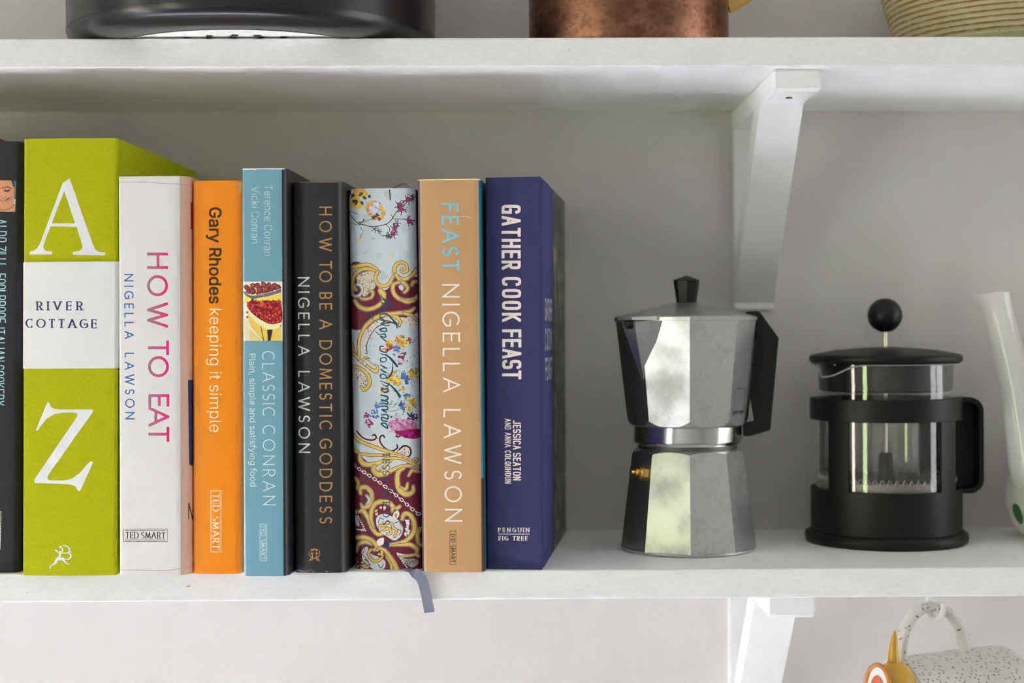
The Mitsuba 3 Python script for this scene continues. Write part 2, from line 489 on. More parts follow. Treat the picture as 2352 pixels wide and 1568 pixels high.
def bracket(key, x0, ztop, label):
    x1 = x0 + .0303
    za = ztop - .0140
    obj(key + '__arm', chamfer_box((x0, .008, za), (x1, WALL - .0002, ztop - .0001), .0018), 'bracket_paint')
    obj(key + '__wall_leg', chamfer_box((x0 + .0006, WALL - .0055, ztop - .1474), (x1 - .0006, WALL - .0002, za), .0010), 'bracket_paint')
    a, b = np.array([.062, za]), np.array([WALL, ztop - .147])
    d = (b - a) / np.linalg.norm(b - a)
    t = .019
    poly = Polygon([(a[0], a[1]), (WALL - .018, ztop - .147 + .004), (WALL - .017, ztop - .1475), (WALL, ztop - .1475), (WALL, ztop - .120), (a[0] + t * 1.45, a[1])])
    poly = Polygon([(a[0], a[1]), (WALL - .0005, ztop - .1475), (WALL - .0005, ztop - .1475 + .028), (a[0] + .027, a[1])])
    mm = extrude(poly, .0285, frame((x0 + .0009, 0, 0), (0, 1, 0), (0, 0, 1), (1, 0, 0)))
    obj(key + '__brace', mm, 'bracket_paint')
    s = trimesh.creation.cylinder(.0022, .0006, sections=20)
    s.apply_translation((x0 + .0148, .034, za - .0001))
    obj(key + '__screw', s, 'dark_hole')
    lab(key, label, 'bracket', 'white wooden shelf brackets')
    lab(key + '__screw', 'small dark screw hole')


bx = at(1775, 180, .008)[0]
bracket('shelf_bracket', bx, ZU0 + tz(.17), 'white wooden bracket with a diagonal brace under the top shelf, above the moka pot')
bracket('shelf_bracket_001', at(1762, 1395, .008)[0], -.018, 'white wooden bracket with a diagonal brace under the lower shelf, left of the hanging mug')

# small marks on the lower shelf edge
rng0 = np.random.default_rng(3)
p = at(433, 1346, -.0001)
obj('wall_shelf__crumb', hull([p + np.array(o) * .001 for o in ((-1.6, 0, -.3), (0, -.25, .25), (1.6, 0, .35), (1, -.3, 0), (-.5, 0, -.4))]), bsdf('crumb_brown', alb(105, 70, 50), rough=.9))


# ------------------------------------------------------------------ books
class Book:
    def __init__(s, key, px, top, yfront, yaw, W, rl, rr, bulge, mats, bottom=None, label='', th=.0025, groove=0.0, dz=0.0):
        """px: (left, right) edge of the spine at the top and at the bottom in the photograph; rl, rr: radii of the spine's two edges."""
        (tl, tr), (bl, br) = px
        ym = 772.0
        s.key, s.yaw, s.W, s.rl, s.rr, s.bulge, s.th = key, yaw, W, rl, rr, bulge, th
        A, B, C, D = at(tl, top, yfront), at(tr, top, yfront), at(bl, 1312, yfront), at(br, 1312, yfront)
        s.H = A[2]
        sl = (A[0] - C[0]) / (A[2] - C[2])
        sr = (B[0] - D[0]) / (B[2] - D[2])
        s.shear = (sl + sr) / 2
        x0 = (A[0] + C[0]) / 2 - s.shear * (A[2] + C[2]) / 2
        x1 = (B[0] + D[0]) / 2 - s.shear * (B[2] + D[2]) / 2
        s.T = x1 - x0
        s.e, s.d = np.array([math.cos(yaw), -math.sin(yaw)]), np.array([math.sin(yaw), math.cos(yaw)])
        s.P0 = np.array([x0, yfront + s.T / 2 * math.sin(yaw)])
        s.groove = groove
        s.build(mats)
        lab(key, label, 'book')

    def front(s, a):
        a = np.clip(np.asarray(a, float), 0, s.T)
        b = s.bulge * (2 * a / s.T - 1) ** 2
        l, r = np.clip((s.rl - a) / s.rl, 0, 1), np.clip((a - (s.T - s.rr)) / s.rr, 0, 1)
        return b + s.rl * (1 - np.sqrt(1 - l * l)) + s.rr * (1 - np.sqrt(1 - r * r))

    def world(s, a, b, z):
        a, b, z = np.broadcast_arrays(np.asarray(a, float), np.asarray(b, float), np.asarray(z, float))
        xy = s.P0 + a[..., None] * s.e + b[..., None] * s.d
        return np.stack([xy[..., 0] + s.shear * z, xy[..., 1], z], -1)

    def uv(s, q):
        """Photograph pixels -> (across, up) on the spine."""
        q = np.asarray(q, float)
        d = FWD + np.outer((q[:, 0] - CX) / FPX, RGT) - np.outer((q[:, 1] - CY) / FPX, UPV)
        n = np.array([s.d[0], s.d[1], 0])
        t = (np.array([s.P0[0], s.P0[1], 0]) - CAM) @ n / (d @ n)
        P = CAM + d * t[:, None]
        a = (P[:, :2] - s.P0 - np.stack([s.shear * P[:, 2], P[:, 2] * 0], 1)) @ s.e
        return np.stack([a, P[:, 2]], 1)

    def prism(s, poly, z0, z1):
        m = extrude(poly, z1 - z0)
        v = m.vertices
        m.vertices = s.world(v[:, 0], v[:, 1], v[:, 2] + z0)
        return m

    def build(s, mats):
        T, th = s.T, s.th
        a = np.concatenate([s.rl * (1 - np.cos(np.linspace(0, np.pi / 2, 9))), np.linspace(s.rl, T - s.rr, 15)[1:-1], T - s.rr * (1 - np.cos(np.linspace(np.pi / 2, 0, 9)))])
        f = s.front(a)
        bl, br = f[0], f[-1]
        outer = np.stack([a, f], 1)
        ai = np.clip(a, th, T - th)
        inner = np.stack([np.linspace(th, T - th, len(a)), np.interp(np.linspace(th, T - th, len(a)), a, f) + th], 1)
        end = max(bl, br) + th + .001
        poly = Polygon(np.vstack([outer, [(T, br + .0001), (T - th, br + .0001)], inner[::-1], [(th, bl + .0001), (0, bl + .0001)]])).buffer(0)
        obj(s.key + '__spine', s.prism(poly, 0, s.H), mats[0], smooth=35)
        g = s.groove
        for nm, side in (('back_cover', 0), ('front_cover', 1)):
            x = (lambda q: T - q) if side else (lambda q: q)
            end = (br if side else bl) + .0001
            if g:
                pts = [(x(0), end), (x(g), end + .003), (x(g), end + .005), (x(0), end + .009), (x(0), s.W), (x(th), s.W), (x(th), end + .012), (x(th + g), end + .006), (x(th + g), end + .002), (x(th), end)]
            else:
                pts = [(x(0), end), (x(0), s.W), (x(th), s.W), (x(th), end)]
            obj(s.key + '__' + nm, s.prism(Polygon(pts).buffer(0), 0, s.H), mats[1 + side])
        lo, hi, end = th + .0004 + g, T - th - .0004 - g, max(bl, br) + th + .001
        pb = Polygon([(lo, end), (hi, end), (hi, s.W - .004), ((lo + hi) / 2, s.W - .007), (lo, s.W - .004)])
        obj(s.key + '__page_block', s.prism(pb, .003, s.H - .003), 'pages')

    def on_spine(s, name, g, mat, lift=.00012, du=.004, color=None, label=None, is_px=True):
        """Lays a flat printed shape on the spine. g: photograph pixels, or metres on the spine; color(across, up) -> vertex colours."""
        if is_px:
            g = shapely.transform(g, s.uv)
        g = g.buffer(0)
        g = shapely.intersection(g, sbox(.000001, .0002, s.T - .000001, s.H - .0002))
        vs, fs, k = [], [], 0
        edge = min(s.rl, s.rr)
        for q in strips(g, du, s.T, s.rl, s.rr):
            v, f = tri2d(q)
            if len(v):
                vs.append(v)
                fs.append(f + k)
                k += len(v)
        v, f = np.vstack(vs), np.vstack(fs)
        a, z = v[:, 0], v[:, 1]
        e = 1e-5
        sl = (s.front(a + e) - s.front(a - e)) / (2 * e)
        sl = np.clip(sl, -60, 60)
        nn = np.sqrt(1 + sl * sl)
        W = s.world(a + sl / nn * lift, s.front(a) - lift / nn, z)
        m = trimesh.Trimesh(W, f, process=False)
        if len(f) and m.face_normals[:, 1].mean() > 0:
            m.invert()
        key = numbered(s.key + '__' + name)
        if color is not None:
            scene[key] = mikit.ply((np.array(m.vertices), np.array(m.faces)), mat, smooth=False, color=color(a, z))
        else:
            obj(key, m, mat)
        if label:
            lab(key, label)
        return key

    def on_side(s, name, g, mat, lift=.0002, label=None):
        """Lays a flat shape (metres: depth, up) on the front cover, on the right-hand side of the book."""
        vs, fs = tri2d(g)
        m = trimesh.Trimesh(s.world(s.T + lift, vs[:, 0], vs[:, 1]), fs, process=False)
        key = numbered(s.key + '__' + name)
        obj(key, m, mat)
        if label:
            lab(key, label)


def cover(name, c, rough=.35, spec=.5, coat=0.0, weave=None):
    if weave is None:
        c0 = np.array(alb(*c))
        return bsdf(name, c0, rough=rough, spec=spec, coat=coat)
    return bsdf(name, weave, rough=rough, spec=spec)


def linen(c, sx, sz, amt):
    c = alb(*c)

    def fn(p, n, uv):
        k = noise(p.x * sx * .25, 0, p.z * sz) * .5 + noise(p.x * sx, 3, p.z * sz * .22) * .5
        return mi.Color3f(*c) * (1 - amt + 2 * amt * k)
    return mikit.proc(fn)


def twill(c, amt):
    c = alb(*c)

    def fn(p, n, uv):
        k = .5 + .5 * dr.sin((p.x * 1.0 + p.z * 1.6) * 4600 + 2.5 * noise(p.x * 500, 0, p.z * 500))
        f = noise(p.x * 3800, 0, p.z * 3800)
        return mi.Color3f(*c) * (1 - amt + 2 * amt * (k * .5 + f * .5))
    return mikit.proc(fn)


deg = math.radians
ink = {}


def inks(name, c, rough=.5, metallic=0.0):
    return bsdf('ink_' + name, alb(*c), rough=rough, spec=.4, metallic=metallic)


inks('white', (226, 226, 226))
inks('navy', (38, 50, 88))
inks('blue', (18, 92, 170))
inks('black', (32, 30, 32))
inks('cream', (245, 226, 190))
inks('brown', (58, 34, 20))
inks('pale', (205, 222, 224))
inks('copper', (182, 132, 80), rough=.35)
inks('sky', (128, 196, 214))
inks('ivory', (240, 228, 214))
inks('grey', (150, 150, 160))
inks('aqua', (165, 215, 220))
inks('green', (85, 140, 85))
inks('red', (170, 30, 60))
bsdf('print', {'type': 'mesh_attribute', 'name': 'vertex_color'}, rough=.4, spec=.4)


def paint_layers(book, name, layers, label, clip, du=.003):
    """Printed picture: layers of (shape in photograph pixels, colour), the last on top, cut apart so that nothing overlaps."""
    done, cut = None, []
    for g, c in reversed(layers):
        g = g.buffer(0).intersection(clip)
        if done is not None:
            g = g.difference(done)
        done = (g if done is None else done.union(layers_union(g)))
        if not g.is_empty:
            cut.append((g, c))
    vs, fs, cs, k = [], [], [], 0
    for g, c in cut:
        h = shapely.transform(g, book.uv).buffer(0)
        if h.is_empty:
            continue
        for q in strips(h, du, book.T, book.rl, book.rr):
            v, f = tri2d(q)
            if len(v):
                vs.append(v)
                fs.append(f + k)
                k += len(v)
                cs.append(np.tile(alb(*c), (len(v), 1)))
    v, f, c = np.vstack(vs), np.vstack(fs), np.vstack(cs)
    lift = .00006
    a = np.clip(v[:, 0], .00002, book.T - .00002)
    e = 1e-5
    sl = np.clip((book.front(a + e) - book.front(a - e)) / (2 * e), -6, 6)
    nn = np.sqrt(1 + sl * sl)
    W = book.world(a + sl / nn * lift, book.front(a) - lift / nn, np.clip(v[:, 1], .0003, book.H - .0003))
    t = trimesh.Trimesh(W, f, process=False)
    n = t.face_normals
    f = np.where((n[:, 1] > 0)[:, None], f[:, ::-1], f)
    key = numbered(book.key + '__' + name)
    scene[key] = mikit.ply((W, f), 'print', smooth=False, color=c)
    lab(key, label)


def layers_union(g):
    return g


# ---- black book at the left edge of the picture
cover('jacket_black', (40, 39, 45), rough=.42, spec=.35)
cover('jacket_black_side', (24, 24, 20), rough=.45)
b = Book('cookery_book', ((-62, 52), (-70, 43)), 325, .003, deg(3.0), .172, .003, .0042, .001, ('jacket_black', 'jacket_black_side', 'jacket_black_side'),
         label='black jacketed book at the left picture edge with a small face photo on its spine')
kw = dict(weight=.085, fixed=.36, p=3.2)
t = [down(line_of(w, y1 - y0, 25, space=.4, **kw), y0, -10 - (y0 - 503) * .016) for w, y0, y1 in (('ALDO', 503, 556), ('ZILLI', 565, 607), ('FOOLPROOF', 628, 741), ('ITALIAN', 752, 830), ('COOKERY', 838, 931))]
b.on_spine('title', unary_union(t), 'ink_aqua', label='pale blue condensed capitals')
fr = Polygon([(-52, 1174), (3, 1174), (1, 1262), (-54, 1262)])
b.on_spine('publisher_box', fr.difference(fr.buffer(-1.3)), 'ink_ivory')
X = lambda pts, o=(0, 380), k=6.533: [(o[0] + x / k, o[1] + y / k) for x, y in pts]
face = [(Polygon(X([(-250, 215), (235, 225), (222, 692), (-250, 690)])), (214, 150, 112)), (Polygon(X([(180, 222), (236, 226), (226, 560), (205, 500), (220, 330), (190, 270)])), (45, 120, 130)),
        (Polygon(X([(205, 500), (228, 500), (222, 610), (200, 560)])), (205, 205, 190)), (Polygon(X([(165, 222), (195, 224), (215, 320), (190, 310)])), (70, 50, 45)),
        (brush(X([(200, 330), (212, 350), (212, 400), (205, 420)]), 3.2), (190, 110, 85)), (brush(X([(-60, 350), (50, 335), (110, 320), (160, 345)]), 2.4), (120, 75, 55)),
        (brush(X([(70, 375), (100, 385), (140, 370)]), 2.8), (70, 45, 45)), (brush(X([(75, 360), (110, 362), (140, 362)]), 1.2), (160, 105, 85)),
        (brush(X([(15, 340), (20, 410), (60, 450), (40, 490), (0, 495)]), 2.2), (228, 170, 140)), (brush(X([(20, 500), (60, 490), (85, 460)]), 1.2), (165, 95, 70)),
        (brush(X([(-20, 530), (40, 540), (90, 520), (135, 485)]), 2.0), (90, 45, 40)), (brush(X([(-10, 536), (40, 545), (80, 530)]), .8), (235, 220, 210)),
        (brush(X([(90, 560), (140, 520), (165, 460)]), 1.6), (185, 115, 85)), (brush(X([(-30, 640), (60, 670), (150, 640), (215, 580)]), 3.0), (180, 125, 95)), (brush(X([(80, 440), (115, 435)]), 4), (226, 150, 118))]
paint_layers(b, 'spine_photo', face, 'small printed photo of a smiling face', sbox(-60, 400, 36.5, 490))
g = [LineString(q).buffer(.0012, cap_style='flat') for q in ([(.014, .097), (.045, .128)], [(.024, .104), (.05, .104)])]
b.on_side('cover_lettering', unary_union(g), 'ink_green', label='green letter on the cover')

# ---- added books, out of view on the left, that shade the wall behind
for nm, c, w, h, W, what in (('red', (150, 34, 30), .034, .276, .175, 'red'), ('cream', (222, 208, 176), .046, .268, .180, 'cream'), ('teal', (30, 92, 92), .030, .285, .172, 'teal'), ('plum', (74, 34, 62), .052, .262, .182, 'plum')):
    cover('jacket_added_' + nm, c, rough=.4)
    x_ = globals().get('row_x', -.3385)
    o = Book.__new__(Book)
    o.key, o.yaw, o.W, o.rl, o.rr, o.bulge, o.th = numbered('cookery_book_1' + nm), deg(2.6), W, .003, .003, .0012, .0025
    row_n = globals().get('row_n', 8) + 1
    o.key = f'cookery_book_{row_n:03d}'
    o.H, o.shear, o.T, o.groove = h, 0.0, w, 0.0
    o.e, o.d = np.array([math.cos(o.yaw), -math.sin(o.yaw)]), np.array([math.sin(o.yaw), math.cos(o.yaw)])
    o.P0 = np.array([x_ - w, -.004])
    o.build(('jacket_added_' + nm,) * 3)
    o.on_spine('title', shapely.transform(sbox(.06, .008, .20, .016), lambda a, w=w: np.stack([a[:, 1] + w / 2 - .012, a[:, 0]], 1)), 'ink_ivory', is_px=False, label='plain ivory title block')
    lab(o.key, f'{what} jacketed book added out of view left of the row to shade the wall', 'book')
    row_x = x_ - w - .0012

# ---- green cloth book
GREEN = (170, 175, 8)
cover('cloth_green', None, rough=.8, spec=.25, weave=linen(GREEN, 3000, 3600, .11))
b = Book('cookery_book_001', ((54, 266), (43, 271)), 318, -.010, deg(2.2), .196, .0025, .0022, .0016, ('cloth_green',) * 3, groove=.0016,
         label='thick lime green cloth book with a white paper band round its spine')
# the paper band is a wrap of its own round spine and boards
q0, q1 = b.uv(np.array([[150, 601.0], [150, 846.0]]))[:, 1]
aa = np.linspace(0, b.T, 33)
o = .0004
front = np.stack([aa * (b.T + 2 * o) / b.T - o, b.front(aa) - .0007], 1)
wrap = np.vstack([front, [(b.T + o, .10), (b.T + .0001, .10), (b.T + .0001, .006)], np.stack([aa, b.front(aa) - .0003], 1)[::-1][1:-1], [(-.0001, .006), (-.0001, .10), (-o, .10)]])
pb = Polygon(wrap).buffer(0)
bsdf('band_paper', alb(226, 224, 222), rough=.45, spec=.4)
obj(b.key + '__paper_band', b.prism(pb, q1, q0), 'band_paper', smooth=30, label='white paper band')
X1 = lambda pts: [(x / 3.2667, 280 + y / 3.2667) for x, y in pts]
X3 = lambda pts: [(x / 3.2667, 900 + y / 3.2667) for x, y in pts]
ga = Polygon(X1([(523, 421), (600, 645), (690, 900), (700, 930), (712, 955), (735, 972), (785, 979), (785, 1000), (547, 997), (547, 972), (590, 968), (612, 955), (619, 930), (575, 787), (379, 783), (328, 915), (323, 942), (335, 962), (358, 970), (392, 972), (392, 994), (218, 994), (218, 970), (248, 966), (275, 948), (300, 905), (470, 458)]),
             [X1([(482, 517), (388, 760), (563, 760)])])
gz = Polygon(X3([(352, 80), (370, 78), (376, 105), (400, 124), (440, 131), (692, 131), (696, 150), (358, 628), (355, 645), (362, 656), (380, 663), (470, 665), (540, 650), (600, 605), (660, 535), (678, 520), (697, 527), (690, 545), (602, 740), (582, 740), (570, 712), (545, 697), (500, 690), (258, 683), (252, 662), (575, 190), (582, 172), (574, 160), (550, 154), (470, 155), (410, 165), (350, 200), (300, 260), (280, 293), (265, 288)]))
b.on_spine('letter', ga, 'ink_white', label='large white serif letter A')
b.on_spine('letter', gz, 'ink_white', label='large white serif letter Z')
sk = dict(weight=.19, thin=.075, serif=True)
nm = [across(line_of('RIVER', 107, 20.5, ws=1.0, **sk), 84, 712.5), shapely.transform(across(line_of('COTTAGE', 165, 21, ws=.95, **sk), 58, 752.5), lambda a: np.stack([a[:, 0], a[:, 1] + (a[:, 0] - 58) * .008], 1))]
b.on_spine('name', unary_union(nm), 'ink_navy', lift=.00085, label='navy serif lettering on the band')
XE = lambda pts: [(90 + x / 15.68, 1230 + y / 15.68) for x, y in pts]
em = [brush(XE([(745, 400), (800, 430), (845, 490), (840, 540), (790, 590)]), 2.6), Polygon(XE([(700, 420), (740, 395), (775, 405), (760, 440), (715, 435)])), brush(XE([(765, 380), (770, 390)]), 2.2),
      brush(XE([(600, 525), (650, 560), (730, 600)]), [4.2, 3.6, 2]), brush(XE([(760, 600), (745, 690), (730, 760), (740, 830)]), [7, 5.6, 3.8, 8]),
      brush(XE([(700, 800), (620, 880), (590, 970), (490, 1040), (390, 1110), (402, 1180)]), [6, 7, 5, 4, 2.4, 2.4]), brush(XE([(700, 830), (850, 840), (920, 930), (1000, 1000), (1080, 1010)]), [6, 6, 4, 2.6, 2]),
      brush(XE([(800, 610), (900, 632), (1040, 605)]), 2.2), brush(XE([(805, 370), (900, 352), (1000, 375), (1080, 450), (1095, 520), (1060, 605)]), [1.2, 2, 3, 3.2, 3, 2]),
      brush(XE([(1060, 610), (1120, 660), (1145, 730), (1100, 810), (1010, 850), (930, 840), (880, 805)]), [2, 3, 3.4, 3, 2, 1.4, 1]), Point(*XE([(1125, 585)])[0]).buffer(1.7), Point(*XE([(850, 755)])[0]).buffer(1)]
b.on_spine('emblem', unary_union(em), 'ink_white', label='small white emblem of a running archer')

# ---- white book
cover('jacket_white', (224, 221, 217), rough=.25, spec=.5, coat=.3)
cover('jacket_peach', (208, 172, 150), rough=.3, spec=.5)
b = Book('cookery_book_002', ((268, 435), (275, 433)), 405, -.012, deg(2.1), .180, .0016, .0095, .0006, ('jacket_white', 'jacket_white', 'jacket_peach'),
         label='white jacketed book with pink and blue lettering, between the green book and the orange book')


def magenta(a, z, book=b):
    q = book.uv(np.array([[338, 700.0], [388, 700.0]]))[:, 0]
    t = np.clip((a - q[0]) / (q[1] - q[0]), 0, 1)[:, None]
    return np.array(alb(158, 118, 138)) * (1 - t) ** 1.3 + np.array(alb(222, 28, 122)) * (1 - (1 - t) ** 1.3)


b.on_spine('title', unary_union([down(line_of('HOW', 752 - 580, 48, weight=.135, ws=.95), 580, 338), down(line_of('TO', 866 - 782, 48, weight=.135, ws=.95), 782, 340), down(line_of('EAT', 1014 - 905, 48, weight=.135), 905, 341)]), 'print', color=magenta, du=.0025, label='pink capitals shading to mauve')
b.on_spine('author_name', down(line_of('NIGELLA LAWSON', 334, 22, weight=.12, space=.3, ws=.9), 629, 284.5, 3), 'ink_blue', label='blue capitals')
fr = sbox(282.5, 1214, 384.5, 1244)
tb = [fr.difference(fr.buffer(-1)), sbox(287, 1217.5, 380, 1218.6), sbox(287, 1239, 380, 1240.1), across(line_of('TED SMART', 92, 14.5, space=.45, weight=.16, thin=.07, serif=True, ws=.82), 288, 1236)]
b.on_spine('publisher_box', unary_union(tb), 'ink_black', label='black boxed lettering')
b.on_spine('cover_edge', Polygon([(412, 404), (441, 404), (439, 1325), (414, 1325)]), 'jacket_peach', lift=.00008, label='peach strip where the cover wraps round')
bsdf('film_edge', alb(190, 186, 180), rough=.3)
bsdf('film_dirt', alb(176, 160, 146), rough=.5)
for q in ([(269, 417), (330, 418), (436, 423), (436, 424.3), (330, 419.2), (269, 418.2)], [(275, 1308), (380, 1309), (438, 1303), (438, 1304.3), (380, 1310.2), (275, 1309.2)]):
    b.on_spine('film_fold', Polygon(q), 'film_dirt', lift=.00016, label='fold line of a clear protective film')
b.on_spine('cover_label', Polygon([(427, 873), (445, 873), (445, 1071), (431, 1071), (429, 1066)]), inks('deepblue', (20, 50, 105)), lift=.00016, label='dark blue label')
b.on_spine('cover_label', Polygon([(430.5, 462), (432.5, 462), (432.5, 524), (430.5, 524)]), 'ink_red', lift=.00016, label='red lettering')
b.on_spine('cover_label', LineString([(428.5, 1193), (428.5, 1156), (434, 1196)]).buffer(.7), 'ink_black', lift=.00016, label='black lettering')

# ---- orange book
cover('jacket_orange', (250, 138, 16), rough=.3, spec=.5)
cover('jacket_orange_edge', (205, 200, 190), rough=.4)
b = Book('cookery_book_003', ((441, 552), (441, 552)), 415, -.007, deg(3.0), .178, .0022, .0035, .0010, ('jacket_orange', 'jacket_orange', 'jacket_orange_edge'),
         label='bright orange jacketed book with dark and cream lettering, between white and blue books')
b.on_spine('author_name', down(inter('Gary Rhodes', 221, 27, bold=True), 476, 481), 'ink_brown', label='dark brown bold lettering')
b.on_spine('title', down(inter('keeping it simple', 283, 27, thin=.008), 709, 481.5), 'ink_cream', label='cream lettering')
fr = sbox(483, 1126, 509, 1268)
tb = [fr.difference(fr.buffer(-1)), fr.buffer(-2.6).difference(fr.buffer(-3.4)), down(line_of('TED SMART', 128, 15, space=.45, weight=.17, thin=.07, serif=True, ws=1.05), 1133, 488.5)]
b.on_spine('publisher_box', unary_union(tb), 'ink_cream', label='cream boxed lettering')
b.on_spine('worn_corner', Polygon([(541, 420), (552, 416), (552, 440), (545, 448), (546, 430)]), inks('paper', (228, 170, 110)), label='torn pale corner')

# ---- blue book
cover('jacket_blue', (112, 160, 176), rough=.28, spec=.5, coat=.2)
cover('jacket_blue_left', (196, 205, 200), rough=.35)
cover('jacket_dark_right', (30, 29, 32), rough=.4)
b = Book('cookery_book_004', ((554, 660), (561, 661)), 386, -.0166, deg(2.7), .165, .0015, .0046, .0004, ('jacket_blue', 'jacket_blue_left', 'jacket_dark_right'),
         label='pale blue jacketed book with a photo of berries on its spine')
b.on_spine('cover_edge', Polygon([(647, 384), (666, 384), (667, 1326), (651, 1326)]), 'jacket_dark_right', lift=.00008, label='black strip where the cover wraps round')
b.on_spine('author_name', unary_union([down(inter('Terence Conran', 162, 19, thin=.02), 425, 606.5), down(inter('Vicki Conran', 129, 18, thin=.02), 429, 577.5)]), 'ink_pale', label='thin white lettering')
b.on_spine('title', unary_union([down(line_of('CLASSIC', 994 - 856 + 12, 29, weight=.075, ws=.88), 806, 602, 1), down(line_of('CONRAN', 1160 - 976, 29, weight=.075, ws=.93), 976, 603, 1)]), 'ink_pale', label='thin white capitals')
b.on_spine('subtitle', down(inter('Plain, simple and satisfying food', 305, 14.5), 812, 572.5, 2.5), 'ink_pale', label='small white lettering')
fr = sbox(596, 1202, 613.5, 1288)
tb = [fr.difference(fr.buffer(-.8)), fr.buffer(-2).difference(fr.buffer(-2.6)), down(line_of('TED SMART', 78, 10, space=.45, weight=.15, thin=.07, serif=True, ws=.95), 1206, 599.8)]
b.on_spine('publisher_box', unary_union(tb), 'ink_pale', label='white boxed lettering')
b.on_spine('cover_edge', Polygon([(552, 430), (557, 430), (563.5, 1324), (556, 1324)]), 'jacket_blue_left', lift=.00008, label='pale strip at the left edge')
b.on_spine('cover_edge', Polygon([(552, 388), (556.5, 388), (556.8, 430), (552, 430)]), inks('bottle', (50, 96, 72)), lift=.00008, label='dark green patch at the top left edge')
b.on_spine('worn_edge', Polygon([(553, 384), (652, 384), (652, 388.6), (590, 389), (588, 391), (578, 389.5), (553, 390)]), 'ink_white', label='white worn top edge')
rg = np.random.default_rng(11)
XB = lambda pts: [(540 + x / 9.223, 630 + y / 9.223) for x, y in pts]
bl = lambda x, y, r, **k: blob(*XB([(x, y)])[0], r / 9.223, rg, **k)
L = [(sbox(557, 646.5, 650, 782.5), (243, 235, 214))]
L += [(Polygon(XB([(180, 350), (975, 330), (975, 600), (190, 640)])), (240, 216, 108)), (Polygon(XB([(180, 600), (300, 560), (260, 900), (180, 1000)])), (243, 235, 214))]
for x, y, r in ((230, 270, 50), (280, 310, 52), (370, 240, 55), (270, 370, 48), (470, 240, 60), (600, 220, 62), (710, 230, 58), (830, 240, 55), (900, 280, 70), (370, 350, 68), (520, 320, 74), (660, 320, 60), (780, 300, 55), (490, 410, 50), (620, 390, 50), (740, 360, 60)):
    L += [(bl(x, y, r, wob=.12, sy=1.1), (92, 34, 40)), (bl(x - 6, y - 8, r * .78, wob=.15), (142, 52, 58) if rg.random() < .7 else (175, 66, 58))]
    for _ in range(5):
        L.append((bl(x + rg.normal(0, r * .35), y + rg.normal(0, r * .35), r * .14), (190, 100, 96)))
L += [(Polygon(XB(list(map(tuple, spline([(180, 340), (250, 410), (380, 450), (600, 420), (800, 370), (975, 300)], 8))) + list(map(tuple, spline([(975, 375), (800, 430), (600, 490), (380, 515), (250, 460), (178, 390)], 8))))), (108, 108, 132)),
      (brush(XB([(178, 335), (250, 405), (380, 446), (600, 412), (800, 360), (975, 295)]), 1.0), (236, 232, 222)),
      (Polygon(XB([(390, 520), (600, 480), (800, 440), (975, 400), (975, 560), (700, 600), (400, 600)])), (242, 214, 96)), (Polygon(XB([(335, 515), (395, 515), (390, 545), (345, 545)])), (40, 30, 30)),
      (Polygon(XB([(270, 760), (500, 1000), (760, 1070), (975, 1020), (975, 1412), (560, 1412), (300, 1060)])), (238, 204, 88)), (Polygon(XB([(180, 900), (290, 1020), (600, 1412), (180, 1412)])), (238, 226, 190)),
      (Polygon(XB([(300, 1150), (600, 1412), (320, 1412)])), (232, 206, 128)), (brush(XB([(330, 1080), (450, 1220), (620, 1400)]), .9), (190, 150, 50))]
L += [(Polygon(XB(list(map(tuple, spline([(250, 640), (350, 545), (480, 585), (560, 610), (640, 545), (760, 560), (900, 560), (975, 660), (980, 1010), (760, 1055), (560, 970), (380, 840), (280, 720)], 8, True))))), (120, 22, 28))]
for _ in range(190):
    x, y = rg.uniform(260, 975), rg.uniform(550, 1050)
    if y > 700 + (x - 260) * .62 + 40 and x < 800 or (x < 420 and y < 600):
        continue
    c = [(188, 30, 32), (206, 46, 38), (160, 22, 30), (222, 78, 60), (140, 20, 30)][rg.integers(5)]
    L.append((bl(x, y, 24, n=7, wob=.1), c))
    if rg.random() < .5:
        L.append((bl(x - 6, y - 8, 6, n=5), (246, 190, 160)))
L += [(brush(XB([(400, 640), (500, 650), (560, 640)]), .6), (226, 180, 110)), (brush(XB([(600, 430), (590, 620), (545, 700)]), .7), (226, 190, 110)), (brush(XB([(460, 820), (455, 900)]), .8), (226, 190, 110))]
L += [(Polygon(XB(list(map(tuple, spline([(245, 640), (290, 770), (420, 900), (600, 1010), (760, 1065), (975, 1015)], 8))) + list(map(tuple, spline([(975, 1110), (760, 1175), (600, 1130), (420, 1000), (280, 820), (240, 660)], 8))))), (244, 234, 168)),
      (Polygon(XB([(540, 1085), (556, 1100), (612, 1412), (596, 1412)])), (50, 30, 36)), (Polygon(XB([(682, 1170), (795, 1168), (748, 1412), (690, 1412)])), (60, 36, 48)), (Polygon(XB([(950, 1090), (972, 1060), (972, 1130)])), (60, 40, 40)),
      (bl(258, 803, 26, n=8, wob=.1), (196, 50, 44)), (bl(258, 903, 24, n=8, wob=.1), (196, 50, 44))]
paint_layers(b, 'spine_photo', L, 'printed photo of two punnets of berries', Polygon([(559, 646.5), (648, 646.5), (649, 782.5), (559.5, 782.5)]))

